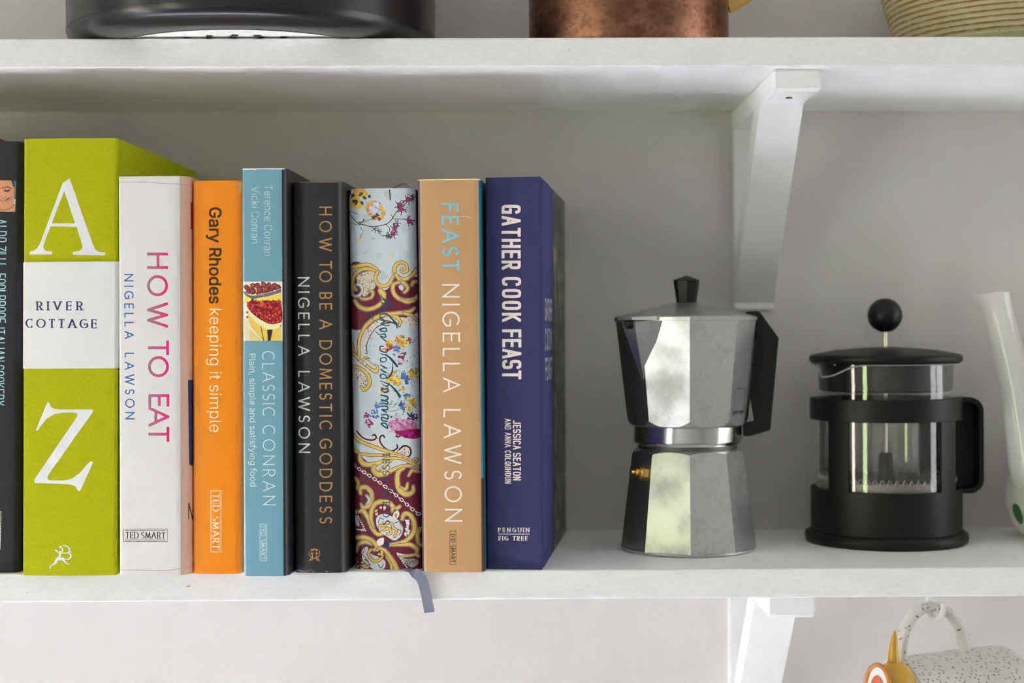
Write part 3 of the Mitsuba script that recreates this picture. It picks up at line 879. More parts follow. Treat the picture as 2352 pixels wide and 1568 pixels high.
# ---- black book with copper lettering
cover('jacket_charcoal', (42, 42, 45), rough=.36, spec=.4, coat=.1)
cover('jacket_charcoal_side', (34, 33, 34), rough=.4)
b = Book('cookery_book_005', ((668, 788), (676, 794)), 417, -.006, deg(3.9), .176, .0030, .0055, .0022, ('jacket_charcoal', 'jacket_charcoal_side', 'jacket_charcoal_side'),
         label='black jacketed book with copper and white lettering, between blue and flowery books')
b.on_spine('title', unary_union([down(line_of(w, y1 - y0, 29, weight=.115, ws=.86), y0, 733 + (y0 - 474) * .0015) for w, y0, y1 in (('HOW', 474, 577), ('TO', 599, 648), ('BE', 671, 711), ('A', 733, 761), ('DOMESTIC', 781, 987), ('GODDESS', 1007, 1202))]), 'ink_copper', label='copper coloured capitals')
b.on_spine('author_name', down(line_of('NIGELLA LAWSON', 404, 28, weight=.12, space=.3, ws=.92), 636, 683, 1.5), 'ink_white', label='white capitals')
XG = lambda pts: [(420 + x / 3.135, 840 + y / 3.135) for x, y in pts]
e = [Point(*XG([q])[0]).buffer(r) for q, r in (((930, 1325), 3.0), ((965, 1325), 3.0), ((947, 1320), 2.6), ((930, 1350), 3.2), ((962, 1350), 3.2))]
e += [brush(XG(q), 1.9) for q in ([(912, 1330), (910, 1360), (925, 1380), (908, 1402)], [(982, 1330), (985, 1360), (970, 1380), (984, 1402)], [(920, 1372), (947, 1385), (975, 1372)], [(935, 1360), (930, 1400)], [(958, 1360), (964, 1400)], [(908, 1402), (925, 1396)], [(970, 1398), (985, 1402)])]
b.on_spine('emblem', unary_union(e).difference(unary_union([brush(XG([(940, 1330), (940, 1375)]), .9), brush(XG([(955, 1335), (957, 1375)]), .9)])), 'ink_copper', label='small copper emblem of two figures')
b.on_spine('worn_edge', Polygon([(666, 414), (775, 414), (775, 417.8), (720, 419), (680, 418.5), (666, 420)]), inks('kraft', (190, 130, 80)), label='copper brown top edge')
b.on_spine('worn_edge', unary_union([brush([(680, 1309), (700, 1312), (712, 1310)], 1.2), brush([(715, 1308), (722, 1314)], 1), brush([(748, 1310), (754, 1315)], 1.4)]), 'ink_grey', label='scuffed white bottom edge')

# ---- flowery fabric book
cover('cloth_pale', (198, 210, 213), rough=.7, spec=.25)
cover('cloth_maroon', (102, 26, 48), rough=.7, spec=.25)
b = Book('cookery_book_006', ((794, 953), (814, 966)), 433, .004, deg(4.7), .172, .006, .006, .002, ('cloth_pale', 'cloth_maroon', 'cloth_maroon'),
         label='book with a maroon, yellow and pale blue scrolling flower print and teal script')
rp = np.random.default_rng(21)
C6 = lambda pts: [(780 + x / 5.225, 390 + y / 5.225) for x, y in pts]
C7 = lambda pts: [(780 + x / 5.225, 690 + y / 5.225) for x, y in pts]
C8 = lambda pts: [(780 + x / 4.75, 990 + y / 4.75) for x, y in pts]
PALE, MAR, YEL, DK, WHT, TEAL, PINK, BLU, GOLD = (203, 214, 217), (108, 30, 52), (222, 190, 92), (58, 20, 32), (228, 228, 222), (14, 74, 90), (172, 44, 112), (84, 120, 186), (228, 184, 62)
F, TOP = [], []


def scroll(C, pts, w, k, col=YEL, halo=True, to=None):
    to = F if to is None else to
    w = np.asarray(w, float)
    if w.ndim == 0:
        w = np.full(len(pts), float(w))
    P = C(pts)
    if halo:
        to.append((brush(P, list(w / k + 3.4)), WHT))
    to.append((brush(P, list(w / k + 2.2)), DK))
    to.append((brush(P, list(w / k)), col))


def area(C, pts, col, smooth=True):
    P = C(pts)
    F.append((Polygon(spline(P, 6, True) if smooth else P).buffer(0), col))


def dots(C, poly, n, k, col=(70, 40, 44), r=6):
    g = Polygon(spline(C(poly), 6, True)).buffer(0)
    x0, y0, x1, y1 = g.bounds
    u = []
    for _ in range(n):
        q = Point(rp.uniform(x0, x1), rp.uniform(y0, y1))
        if g.contains(q):
            u.append(q.buffer(r / k * rp.uniform(.5, 1.1), quad_segs=2))
    if u:
        F.append((unary_union(u), col))


def thing_at(C, k, x, y, r, col, n=9, wob=.35, to=None):
    q = C([(x, y)])[0]
    (F if to is None else to).append((blob(q[0], q[1], r / k, rp, n, wob), col))


F.append((sbox(770, 400, 990, 1330), PALE))
for _ in range(60):          # cloudy tone of the pale ground
    q = (rp.uniform(790, 965), rp.uniform(430, 1010))
    F.append((blob(q[0], q[1], rp.uniform(3, 12), rp, 8, .4), [(192, 205, 208), (212, 221, 224), (188, 198, 194), (206, 208, 196)][rp.integers(4)]))
# top sprays
k6 = 5.225
area(C6, [(60, 225), (130, 235), (105, 330), (70, 400)], (112, 26, 44))
for x, y, r in ((200, 300, 60), (190, 380, 62), (230, 420, 55), (160, 400, 40), (280, 290, 50)):
    thing_at(C6, k6, x, y, r, GOLD)
for x, y, r in ((240, 240, 34), (290, 250, 30), (200, 245, 26)):
    thing_at(C6, k6, x, y, r, (226, 158, 62))
for x, y in ((135, 320), (160, 300), (250, 290), (300, 340), (360, 315), (265, 400), (180, 370), (200, 390)):
    thing_at(C6, k6, x, y, 22, (56, 74, 74), 7, .6)
for a in np.linspace(0, 2 * np.pi, 15)[:-1]:
    thing_at(C6, k6, 430 + 85 * np.cos(a) + 30 * np.sin(a), 490 + 100 * np.sin(a), 24, [(222, 178, 78), (214, 150, 70), (120, 70, 56)][rp.integers(3)], 7, .5)
thing_at(C6, k6, 420, 450, 58, (222, 218, 230), 9, .45)
thing_at(C6, k6, 450, 545, 26, (80, 66, 70))
for i in range(16):
    x, y = 380 + i * 6.5 + rp.normal(0, 10), 405 + i * 5.5 + rp.normal(0, 10)
    F.append((brush(C6([(x, y), (x + 14, y + rp.uniform(4, 16))]), 5 / k6), [(150, 120, 150), (96, 76, 90)][i % 2]))
for pts, w in (([(85, 490), (140, 560), (220, 640), (300, 660), (400, 682), (550, 655), (620, 600), (680, 510), (760, 430), (820, 370)], 9), ([(560, 655), (600, 700), (590, 760)], 7), ([(640, 585), (620, 540)], 6), ([(640, 585), (720, 590), (790, 590)], 6),
               ([(130, 640), (130, 720), (110, 830)], 5), ([(135, 640), (200, 655), (240, 670)], 6), ([(250, 690), (270, 740), (245, 830)], 6), ([(300, 630), (340, 605), (390, 590)], 6), ([(600, 240), (605, 300), (610, 360)], 12), ([(90, 500), (150, 505), (220, 530)], 6), ([(460, 690), (475, 760), (530, 800)], 5)):
    F.append((brush(C6(pts), w / k6), (66, 30, 42)))
for x, y in ((715, 420), (740, 480), (815, 355), (825, 610), (670, 700), (635, 770)):
    for _ in range(9):
        a = rp.uniform(0, 6.28)
        F.append((brush(C6([(x + 25 * math.cos(a), y + 25 * math.sin(a)), (x + 62 * math.cos(a + .3), y + 62 * math.sin(a + .3))]), 9 / k6), (44, 62, 72)))
    thing_at(C6, k6, x, y, 30, PINK)
for x, y in ((420, 710), (460, 730), (270, 630), (850, 300), (690, 640), (600, 780), (560, 790)):
    for _ in range(6):
        a = rp.uniform(0, 6.28)
        F.append((brush(C6([(x, y), (x + 45 * math.cos(a), y + 45 * math.sin(a))]), 8 / k6), (52, 62, 76)))
# first band of scrolls on maroon
area(C6, [(95, 1180), (300, 1120), (420, 1200), (440, 1300), (460, 1400), (560, 1440), (640, 1330), (660, 1250), (720, 1330), (800, 1330), (920, 1300), (940, 1700), (95, 1900)], MAR)
area(C6, [(200, 1290), (300, 1225), (430, 1225), (410, 1310), (430, 1400), (300, 1520), (250, 1430)], (226, 214, 190))
dots(C6, [(200, 1290), (300, 1225), (430, 1225), (410, 1310), (430, 1400), (300, 1520), (250, 1430)], 150, k6)
area(C6, [(110, 1210), (230, 1180), (160, 1300), (130, 1480), (90, 1500)], (196, 196, 202))
scroll(C6, [(90, 1165), (200, 1158), (320, 1135), (410, 1165), (485, 1225)], [34, 36, 36, 30, 14], k6)
scroll(C6, [(150, 1470), (140, 1380), (170, 1270), (260, 1195), (370, 1190), (450, 1225)], [20, 34, 38, 38, 34, 26], k6)
scroll(C6, [(455, 1225), (430, 1290), (450, 1360), (520, 1392), (590, 1368), (630, 1300), (640, 1270)], [34, 34, 36, 38, 36, 30, 20], k6)
scroll(C6, [(195, 1440), (175, 1410), (180, 1385)], 22, k6)
scroll(C6, [(215, 1370), (265, 1400), (265, 1470), (210, 1515), (140, 1490), (115, 1430)], 24, k6, WHT)
scroll(C6, [(675, 1260), (655, 1190), (690, 1125), (750, 1110), (800, 1145), (805, 1205), (765, 1230), (735, 1205), (760, 1180)], [38, 38, 38, 34, 30, 30, 28, 22, 16], k6)
scroll(C6, [(915, 1175), (865, 1255), (800, 1305), (735, 1300), (675, 1250)], [36, 36, 34, 30, 30], k6)
scroll(C6, [(675, 1255), (730, 1330), (795, 1380), (812, 1430), (775, 1470)], [36, 36, 32, 28, 20], k6)
scroll(C6, [(720, 1345), (650, 1375), (640, 1450), (690, 1530), (780, 1565), (880, 1550), (930, 1500)], [26, 34, 36, 36, 34, 34, 34], k6)
scroll(C6, [(920, 1340), (880, 1340), (860, 1380)], 26, k6)
thing_at(C6, k6, 740, 1410, 34, PALE)
scroll(C6, [(490, 1450), (520, 1490), (530, 1540)], [50, 60, 40], k6)
scroll(C6, [(360, 1450), (400, 1470), (380, 1530), (310, 1550), (250, 1540)], [22, 26, 26, 24, 16], k6)
# middle: oval medallion with bunch of flowers
k7 = 5.225
area(C7, [(330, 480), (430, 330), (560, 270), (740, 300), (920, 380), (940, 1600), (880, 1620), (130, 1570), (110, 1100), (160, 900), (330, 900), (420, 830), (330, 700)], PALE)
area(C7, [(110, 960), (200, 930), (250, 1060), (330, 1200), (500, 1400), (300, 1600), (120, 1500)], PALE)
for _ in range(30):
    q = C7([(rp.uniform(340, 900), rp.uniform(400, 1500))])[0]
    F.append((blob(q[0], q[1], rp.uniform(2, 7), rp, 8, .4), [(192, 205, 208), (214, 222, 224), (200, 196, 200)][rp.integers(3)]))
area(C7, [(300, 640), (270, 500), (330, 350), (450, 240), (620, 190), (700, 250), (560, 260), (440, 320), (350, 450), (310, 560), (320, 650)], (226, 214, 200))
dots(C7, [(300, 640), (270, 500), (330, 350), (450, 240), (620, 190), (700, 250), (560, 260), (440, 320), (350, 450), (310, 560), (320, 650)], 200, k7)
F.append((brush(C7([(330, 640), (325, 530), (370, 420), (450, 320), (580, 270), (700, 270)]), 9 / k7), DK))
area(C7, [(730, 200), (860, 230), (920, 300), (915, 370), (830, 290), (745, 255)], (226, 214, 200))
dots(C7, [(730, 200), (860, 230), (920, 300), (915, 370), (830, 290), (745, 255)], 60, k7)
scroll(C7, [(240, 700), (225, 560), (245, 430), (320, 300), (430, 210), (560, 165), (660, 185), (725, 245), (715, 310)], [24, 34, 36, 38, 38, 40, 36, 30, 16], k7)
scroll(C7, [(110, 460), (150, 560), (190, 660), (270, 740), (340, 790), (430, 850), (455, 800), (430, 770)], [16, 26, 34, 40, 40, 38, 30, 16], k7)
scroll(C7, [(110, 640), (170, 650), (230, 700)], 28, k7)
scroll(C7, [(280, 730), (300, 690), (350, 690)], [26, 18, 8], k7)
scroll(C7, [(300, 760), (320, 730), (380, 780), (420, 800)], 40, k7, (226, 214, 200))
scroll(C7, [(560, 165), (700, 150), (830, 135), (885, 90)], [30, 38, 40, 20], k7)
scroll(C7, [(770, 150), (860, 180), (915, 240)], [30, 30, 26], k7)
scroll(C7, [(170, 0), (240, 75), (340, 105), (450, 70), (520, 10)], [34, 38, 38, 36, 30], k7)
scroll(C7, [(740, -10), (810, 20), (880, 0)], 26, k7)
scroll(C7, [(110, 800), (210, 800), (300, 850), (355, 930), (350, 1020), (290, 1070), (255, 1030)], [30, 34, 36, 38, 40, 38, 20], k7)
area(C7, [(125, 870), (180, 840), (270, 870), (330, 950), (300, 1030), (255, 1000), (200, 930), (130, 930)], (226, 214, 200))
dots(C7, [(125, 870), (180, 840), (270, 870), (330, 950), (300, 1030), (255, 1000), (200, 930), (130, 930)], 90, k7)
for x, y, r, c in ((600, 520, 44, GOLD), (620, 570, 36, (206, 66, 48)), (560, 590, 34, (220, 120, 60)), (720, 490, 46, GOLD), (770, 520, 42, GOLD), (690, 470, 24, (206, 90, 52)), (820, 480, 26, (206, 66, 48)), (760, 430, 20, (120, 130, 90)),
                   (680, 570, 34, BLU), (690, 610, 24, BLU), (650, 645, 14, (120, 60, 70)), (750, 690, 30, PINK), (780, 640, 22, (120, 30, 70)), (720, 765, 18, PINK), (640, 930, 56, GOLD), (690, 960, 46, GOLD), (590, 960, 34, GOLD), (720, 1000, 26, GOLD),
                   (790, 930, 56, BLU), (800, 980, 36, (60, 96, 160)), (770, 880, 30, BLU), (880, 880, 50, (200, 170, 60)), (760, 1060, 30, GOLD), (800, 1130, 40, BLU), (740, 1240, 30, (60, 96, 160)), (760, 1290, 24, (60, 96, 160)), (860, 1200, 44, (206, 176, 66)), (840, 1300, 40, (214, 184, 70)), (890, 1260, 30, (200, 160, 60)),
                   (860, 1390, 44, (40, 56, 110)), (840, 1440, 40, (90, 40, 90)), (450, 1270, 36, BLU), (420, 1330, 30, BLU), (490, 1240, 26, (120, 160, 210)), (400, 1390, 22, BLU), (450, 1390, 20, BLU), (320, 1390, 30, PINK), (350, 1460, 34, PINK), (350, 1500, 22, PINK), (520, 1060, 24, (206, 90, 52)), (560, 1090, 26, (220, 150, 70)), (500, 1100, 18, (226, 190, 120))):
    for _ in range(11):
        o1, o2, j = rp.normal(0, r * .5), rp.normal(0, r * .5), rp.uniform(.8, 1.12)
        thing_at(C7, k7, x + o1, y + o2, r * rp.uniform(.25, .5), tuple(int(min(250, v * j)) for v in c), 7, .45)
for _ in range(170):
    x, y = rp.uniform(570, 920), rp.uniform(440, 1450)
    a = rp.uniform(0, 6.28)
    l = rp.uniform(4, 18)
    F.append((brush(C7([(x, y), (x + l * math.cos(a), y + l * math.sin(a))]), rp.uniform(4, 8) / k7), [(70, 52, 60), (60, 76, 120), (110, 96, 60), (216, 222, 226), (96, 30, 60)][rp.integers(5)]))
for pts in ([(590, 1250), (640, 1210)], [(640, 1280), (700, 1220)], [(590, 1335), (710, 1310)], [(720, 1180), (700, 1140)]):
    F.append((brush(C7(pts), 6 / k7), (60, 40, 48)))
area(C7, [(600, 1450), (700, 1430), (880, 1440), (920, 1568), (860, 1600), (660, 1560), (590, 1500)], (186, 120, 160))
for _ in range(50):
    thing_at(C7, k7, rp.uniform(600, 900), rp.uniform(1430, 1580), rp.uniform(8, 20), [(206, 150, 184), (170, 90, 140), (210, 170, 196)][rp.integers(3)], 7)
k8 = 4.75
area(C8, [(600, 10), (700, -10), (850, -20), (870, 60), (800, 85), (700, 65)], (158, 16, 96))
for _ in range(20):
    thing_at(C8, k8, rp.uniform(620, 860), rp.uniform(-10, 75), 12, [(190, 40, 120), (120, 16, 76)][rp.integers(2)], 7)
# lower maroon field
area(C8, [(100, 240), (300, 300), (500, 380), (700, 330), (840, 380), (900, 420), (900, 1530), (140, 1540), (100, 1000)], MAR)
for _ in range(25):
    thing_at(C8, k8, rp.uniform(140, 870), rp.uniform(380, 1480), rp.uniform(10, 40), [(120, 38, 60), (98, 26, 48)][rp.integers(2)], 8)
area(C8, [(180, 20), (260, 80), (350, 110), (410, 80), (450, 130), (520, 190), (640, 250), (560, 240), (400, 190), (270, 130)], (228, 216, 204))
dots(C8, [(180, 20), (260, 80), (350, 110), (410, 80), (450, 130), (520, 190), (640, 250), (560, 240), (400, 190), (270, 130)], 90, k8, r=5)
area(C8, [(580, 215), (660, 180), (720, 165), (770, 210), (770, 290), (690, 260)], (228, 216, 204))
dots(C8, [(580, 215), (660, 180), (720, 165), (770, 210), (770, 290), (690, 260)], 70, k8, r=5)
area(C8, [(130, 170), (300, 240), (500, 290), (620, 300), (740, 340), (560, 410), (430, 430), (300, 330)], (206, 212, 216))
for pts in ([(360, 45), (385, 40), (400, 70), (370, 95), (320, 95), (250, 70), (180, 0)], [(490, 65), (475, 45), (445, 60), (440, 110), (480, 170), (540, 210), (590, 210), (630, 180), (625, 150)], [(650, 200), (700, 160), (760, 180), (775, 240), (755, 275)]):
    F.append((brush(C8(pts), 17 / k8), DK))
scroll(C8, [(130, 40), (220, 110), (360, 165), (520, 220), (680, 270), (790, 330), (850, 400)], [24, 34, 32, 28, 24, 18, 10], k8)
scroll(C8, [(130, 200), (190, 230)], 36, k8)
scroll(C8, [(240, 250), (350, 262), (500, 262), (650, 275), (780, 340)], [30, 30, 28, 22, 12], k8)
scroll(C8, [(215, 240), (215, 300), (260, 355), (350, 362), (430, 345), (520, 300), (640, 295), (760, 340), (840, 410)], [20, 38, 46, 44, 38, 26, 22, 16, 10], k8)
scroll(C8, [(385, 375), (370, 420), (420, 470), (500, 460), (570, 425), (680, 380), (790, 385), (840, 420)], [30, 44, 50, 44, 34, 28, 18, 10], k8)
scroll(C8, [(450, 420), (500, 370), (560, 320)], 24, k8)
scroll(C8, [(700, 400), (640, 450), (630, 560), (660, 650), (730, 690), (795, 660), (800, 600)], [20, 40, 46, 48, 48, 36, 14], k8)
scroll(C8, [(740, 570), (720, 630), (660, 610)], [14, 30, 14], k8)
scroll(C8, [(850, 450), (790, 430), (750, 490)], [16, 24, 10], k8)
scroll(C8, [(840, 330), (820, 300), (795, 330), (800, 380)], 20, k8)
for i in range(13):          # chain of small rings
    t = i / 12
    x, y = 150 + 700 * t, 380 + 530 * t - 40 * math.sin(t * 3.1)
    q = C8([(x, y)])[0]
    g = affinity.rotate(Point(q).buffer(1, quad_segs=6), 0)
    e = affinity.rotate(affinity.scale(g, 5.6, 4.0, origin=q), 38, origin=q)
    F.append((e, WHT))
    F.append((affinity.scale(e, .55, .55, origin=q), MAR))
    thing_at(C8, k8, x + 32, y + 26, 8, WHT, 6)
scroll(C8, [(140, 510), (190, 550), (190, 630)], [30, 36, 30], k8)
scroll(C8, [(225, 680), (220, 630), (280, 610), (340, 660), (350, 740), (310, 820), (250, 830), (225, 790)], [30, 34, 36, 38, 38, 34, 26, 10], k8)
scroll(C8, [(290, 700), (325, 750), (290, 800)], [10, 22, 10], k8, WHT)
scroll(C8, [(210, 880), (250, 870), (300, 930), (350, 1050), (410, 1120), (470, 1110), (490, 1060), (450, 1060)], [30, 38, 36, 32, 32, 36, 34, 20], k8)
scroll(C8, [(370, 1050), (340, 950), (360, 830), (430, 770), (520, 775), (580, 820), (570, 880)], [18, 34, 38, 40, 40, 36, 14], k8)
scroll(C8, [(655, 820), (630, 840), (600, 830)], [26, 26, 12], k8)
area(C8, [(400, 1010), (410, 930), (480, 900), (550, 920), (640, 970), (690, 1050), (670, 1140), (600, 1190), (520, 1150), (440, 1090)], (208, 214, 217))
for pts in ([(440, 1080), (440, 1030), (500, 1030), (510, 1000), (570, 1010), (580, 1050), (620, 1080), (600, 1150)], [(480, 1080), (540, 1060), (560, 1110), (520, 1120)]):
    scroll(C8, pts, 22, k8, halo=False)
for pts in ([(420, 1000), (440, 950), (480, 960)], [(600, 1000), (650, 990), (680, 1040)], [(640, 1070), (670, 1090), (650, 1130)]):
    F.append((brush(C8(pts), 7 / k8), DK))
dots(C8, [(375, 900), (400, 850), (480, 820), (520, 860), (440, 900), (390, 960)], 26, k8, (226, 190, 150), 14)
scroll(C8, [(680, 960), (710, 900), (770, 920), (810, 1010), (800, 1110), (730, 1190), (640, 1220), (560, 1230)], [30, 38, 38, 38, 38, 34, 28, 14], k8)
dots(C8, [(720, 970), (770, 990), (760, 1100), (710, 1160), (720, 1060)], 40, k8, WHT, 13)
scroll(C8, [(540, 1245), (660, 1240), (770, 1240), (835, 1290), (830, 1350)], [10, 26, 34, 36, 12], k8)
scroll(C8, [(870, 1070), (840, 1130), (850, 1220), (875, 1260)], [30, 30, 26, 20], k8)
area(C8, [(600, 880), (640, 870), (650, 920), (610, 960), (580, 930)], WHT)
area(C8, [(600, 900), (625, 900), (630, 930), (608, 945)], (190, 150, 70))
scroll(C8, [(160, 1170), (260, 1160), (350, 1190), (400, 1250), (390, 1290), (340, 1290)], [34, 36, 34, 30, 26, 12], k8)
scroll(C8, [(170, 1320), (200, 1240), (280, 1210), (350, 1240)], [26, 34, 30, 10], k8)
area(C8, [(410, 1190), (480, 1160), (475, 1230), (420, 1250)], WHT)
area(C8, [(240, 1310), (300, 1260), (330, 1330), (420, 1370), (500, 1420), (480, 1500), (380, 1510), (300, 1450), (250, 1400)], (208, 214, 217))
for pts in ([(340, 1290), (310, 1340), (340, 1390), (380, 1420), (440, 1400), (470, 1350), (430, 1340)], [(410, 1300), (430, 1270), (460, 1280), (460, 1350)]):
    scroll(C8, pts, 26, k8, halo=False)
for pts in ([(270, 1290), (250, 1350), (290, 1390)], [(300, 1420), (330, 1470)], [(420, 1450), (450, 1490), (480, 1450)]):
    F.append((brush(C8(pts), 7 / k8), DK))
scroll(C8, [(420, 1280), (480, 1290), (550, 1370), (600, 1450), (630, 1520)], [14, 24, 34, 38, 40], k8)
scroll(C8, [(510, 1370), (560, 1450), (570, 1530)], [10, 20, 24], k8)
area(C8, [(640, 1360), (720, 1390), (830, 1400), (850, 1450), (790, 1490), (740, 1460)], (170, 168, 170))
for i in range(8):
    F.append((brush(C8([(720 + i * 14, 1400 + rp.uniform(-6, 20)), (735 + i * 14, 1440 + rp.uniform(-6, 20))]), 5 / k8), DK))
for i in range(7):
    thing_at(C8, k8, 630 + i * 17, 1332 + i * 4 + (i % 2) * 3, 10, WHT, 6)
    thing_at(C8, k8, 640 + i * 15, 1350 + i * 22, 10, WHT, 6)
scroll(C8, [(650, 1365), (740, 1360), (830, 1350), (850, 1370)], [10, 16, 16, 20], k8)
area(C8, [(150, 960), (170, 920), (205, 980), (210, 1040), (165, 1030)], (190, 196, 200))
scroll(C8, [(160, 900), (180, 880)], 22, k8)
for i in range(8):
    thing_at(C8, k8, 195 + i * 12, 930 + i * 22, 9, WHT, 6)
    thing_at(C8, k8, 175 + i * 12, 1075 + (i % 2) * 6, 8, WHT, 6)
for _ in range(60):
    thing_at(C8, k8, rp.uniform(160, 330), rp.uniform(1400, 1500), 9, [(206, 200, 190), (90, 60, 40), (190, 150, 80)][rp.integers(3)], 6)
# script title and capitals, in teal
KK = lambda q: [(.857 * x - 52, 554 + .857 * y) for x, y in q]
SCR = [([(640, 95), (600, 40), (560, 10), (520, -30), (500, -70)], [8, 34, 26, 14, 6]), ([(500, 20), (540, 60), (520, 110), (480, 130)], 16), ([(480, 100), (540, 100), (556, 60)], 16),
       ([(340, 160), (380, 190), (410, 240)], [30, 14, 6]), ([(480, 170), (560, 160), (620, 210), (680, 280), (690, 330)], [10, 16, 20, 26, 14]), ([(480, 190), (540, 240), (600, 250), (690, 290)], [14, 18, 14, 16]),
       ([(490, 230), (540, 250), (500, 280), (560, 300), (600, 295)], 14), ([(480, 345), (550, 330), (560, 370), (490, 360), (520, 330)], 15), ([(430, 370), (480, 410), (540, 400), (550, 440), (490, 430), (560, 490)], [8, 10, 16, 16, 14, 14]),
       ([(530, 550), (490, 550), (490, 600), (560, 620), (575, 580)], 15), (KK([(632, 92), (660, 105), (700, 112), (760, 150), (820, 215), (870, 275)]), [11, 10, 15, 24, 30, 20]), (KK([(700, 150), (650, 158), (632, 180), (650, 213), (700, 206), (718, 182), (700, 150)]), [16, 11, 14, 16, 11, 13, 16]),
       (KK([(728, 300), (685, 286), (632, 250)]), [10, 20, 12]), (KK([(728, 300), (680, 305), (640, 312)]), [8, 5, 5]), (KK([(722, 362), (680, 346), (634, 314)]), [10, 20, 12]), (KK([(722, 362), (680, 374), (640, 384)]), [7, 5, 6]),
       (KK([(706, 396), (655, 386), (632, 402), (650, 443), (698, 440), (714, 420), (706, 396)]), [14, 14, 17, 15, 12, 12, 14]), (KK([(690, 442), (750, 425), (792, 360), (804, 295), (796, 225)]), [12, 22, 22, 15, 5]),
       (KK([(632, 478), (690, 500), (760, 530), (840, 605), (905, 695)]), [9, 13, 17, 26, 30]), (KK([(690, 500), (738, 522), (734, 550), (692, 545), (655, 516)]), [10, 16, 17, 13, 8]),
       (KK([(645, 588), (690, 596), (730, 584), (742, 612), (722, 636), (680, 634), (640, 598)]), [10, 12, 14, 18, 15, 14, 12]), (KK([(640, 672), (690, 688), (742, 712)]), [9, 17, 12]), (KK([(742, 712), (738, 735), (722, 744)]), [11, 15, 8]), (KK([(640, 738), (690, 752), (738, 775)]), [9, 17, 12]),
       ([(500, 1135), (570, 1150), (580, 1180), (560, 1190)], 18), ([(505, 1200), (570, 1210), (575, 1240), (520, 1230)], 17), ([(500, 1270), (570, 1270), (570, 1310), (510, 1310), (560, 1340)], 18), ([(505, 1370), (570, 1370), (580, 1420), (510, 1400), (515, 1440), (575, 1450)], 17), ([(505, 1470), (560, 1480), (575, 1530), (520, 1500), (500, 1480)], 18), ([(620, 1395), (622, 1398)], 24)]
for pts, w in SCR:
    w = np.asarray(w, float)
    TOP.append((brush(C7(pts), float(w) / k7 if w.ndim == 0 else list(w / k7)), TEAL))
for word, y0, y1 in (('TESSA', 230, 575), ('KIROS', 640, 1020)):
    g = down(line_of(word, (y1 - y0) / k8, 17, weight=.15, thin=.08, serif=True, ws=1.0), 990 + y0 / k8, 780 + 468 / k8)
    TOP.append((g, (24, 66, 96)))
TOP.append((blob(780 + 515 / k8, 990 + 1240 / k8, 7, rp, 8, .35), (20, 56, 90)))
paint_layers(b, 'printed_fabric', F + TOP, 'scrolling flower print with teal lettering', Polygon([(788, 428), (958, 428), (972, 1316), (808, 1316)]), du=.0025)
bsdf('ribbon', alb(128, 130, 146), rough=.55, spec=.3, sheen=.3)
# ribbon marker: over the top and out under the bottom edge
rw = .0062
pth = spline([b.world(b.T * .80, .03, .006), b.world(b.T * .80, .004, .0012), b.world(b.T * .82, -.003, .0010), at(968, 1330, -.0035), at(984, 1392, -.0030), at(986, 1406, -.0032)], 10)
v = []
for i, q in enumerate(pth):
    t = pth[min(i + 1, len(pth) - 1)] - pth[max(i - 1, 0)]
    s_ = np.cross(t / np.linalg.norm(t), [0, -1, 0] if i > 24 else [0, 0, 1])
    s_ = s_ / np.linalg.norm(s_)
    s_ = s_ if s_[0] > 0 else -s_
    s_ = s_ * .6 + np.array([1, 0, 0]) * .4 if i <= 24 else s_
    s_ = s_ / np.linalg.norm(s_)
    for h in (0, .0003):
        v += [q - s_ * rw / 2 * 1.0 + np.array([0, h, 0]), q + s_ * rw / 2 + np.array([0, h, 0])]
v = np.array(v).reshape(len(pth), 4, 3)[:, [0, 1, 3, 2]].reshape(-1, 3)
fr = grid_faces(len(pth), 4, True)
obj(b.key + '__ribbon', trimesh.Trimesh(v, np.vstack([fr, [[0, 1, 2], [0, 2, 3]], [[len(v) - 4, len(v) - 2, len(v) - 3], [len(v) - 4, len(v) - 1, len(v) - 2]]]), process=False), 'ribbon', label='grey ribbon marker hanging over the shelf edge')
pl = spline([b.world(b.T * .55, .02, b.H + .0002), b.world(b.T * .66, .016, b.H + .0022), b.world(b.T * .80, .014, b.H + .0042), b.world(b.T * .90, .014, b.H + .0012), b.world(b.T * .91, .015, b.H - .001)], 10)
v = np.stack([pl + np.array(o) for o in ((0, 0, 0), (0, .006, 0), (0, .006, .0003), (0, 0, .0003))], 1).reshape(-1, 3)
obj(b.key + '__ribbon_001', trimesh.Trimesh(v, grid_faces(len(pl), 4, True), process=False), 'ribbon', label='loop of the grey ribbon at the top of the book')

# ---- tan book
cover('jacket_tan', (196, 152, 104), rough=.42, spec=.45)
cover('jacket_plum', (84, 78, 92), rough=.4)
cover('jacket_teal', (20, 104, 126), rough=.35)
b = Book('cookery_book_007', ((954, 1105), (971, 1110)), 411, -.006, deg(5.0), .174, .0034, .0034, .0012, ('jacket_tan', 'jacket_plum', 'jacket_teal'),
         label='tan jacketed book with pale blue and white lettering, left of the navy book')
b.on_spine('cover_edge', Polygon([(950, 408), (963.5, 408), (973.5, 1316), (960, 1316)]), 'jacket_plum', lift=.00008, label='plum grey strip at the left edge')
b.on_spine('cover_edge', Polygon([(1097.5, 408), (1112, 408), (1113, 1098), (1104, 1098)]), 'jacket_teal', lift=.00008, label='teal strip at the right edge')
b.on_spine('cover_edge', Polygon([(1104, 1098), (1113, 1098), (1116, 1316), (1106, 1316)]), inks('umber', (66, 34, 26)), lift=.00008, label='dark brown strip at the right edge')
b.on_spine('title', down(line_of('FEAST', 156, 39.5, weight=.135, ws=.86), 466, 1014, 1.5), 'ink_sky', label='pale blue capitals')
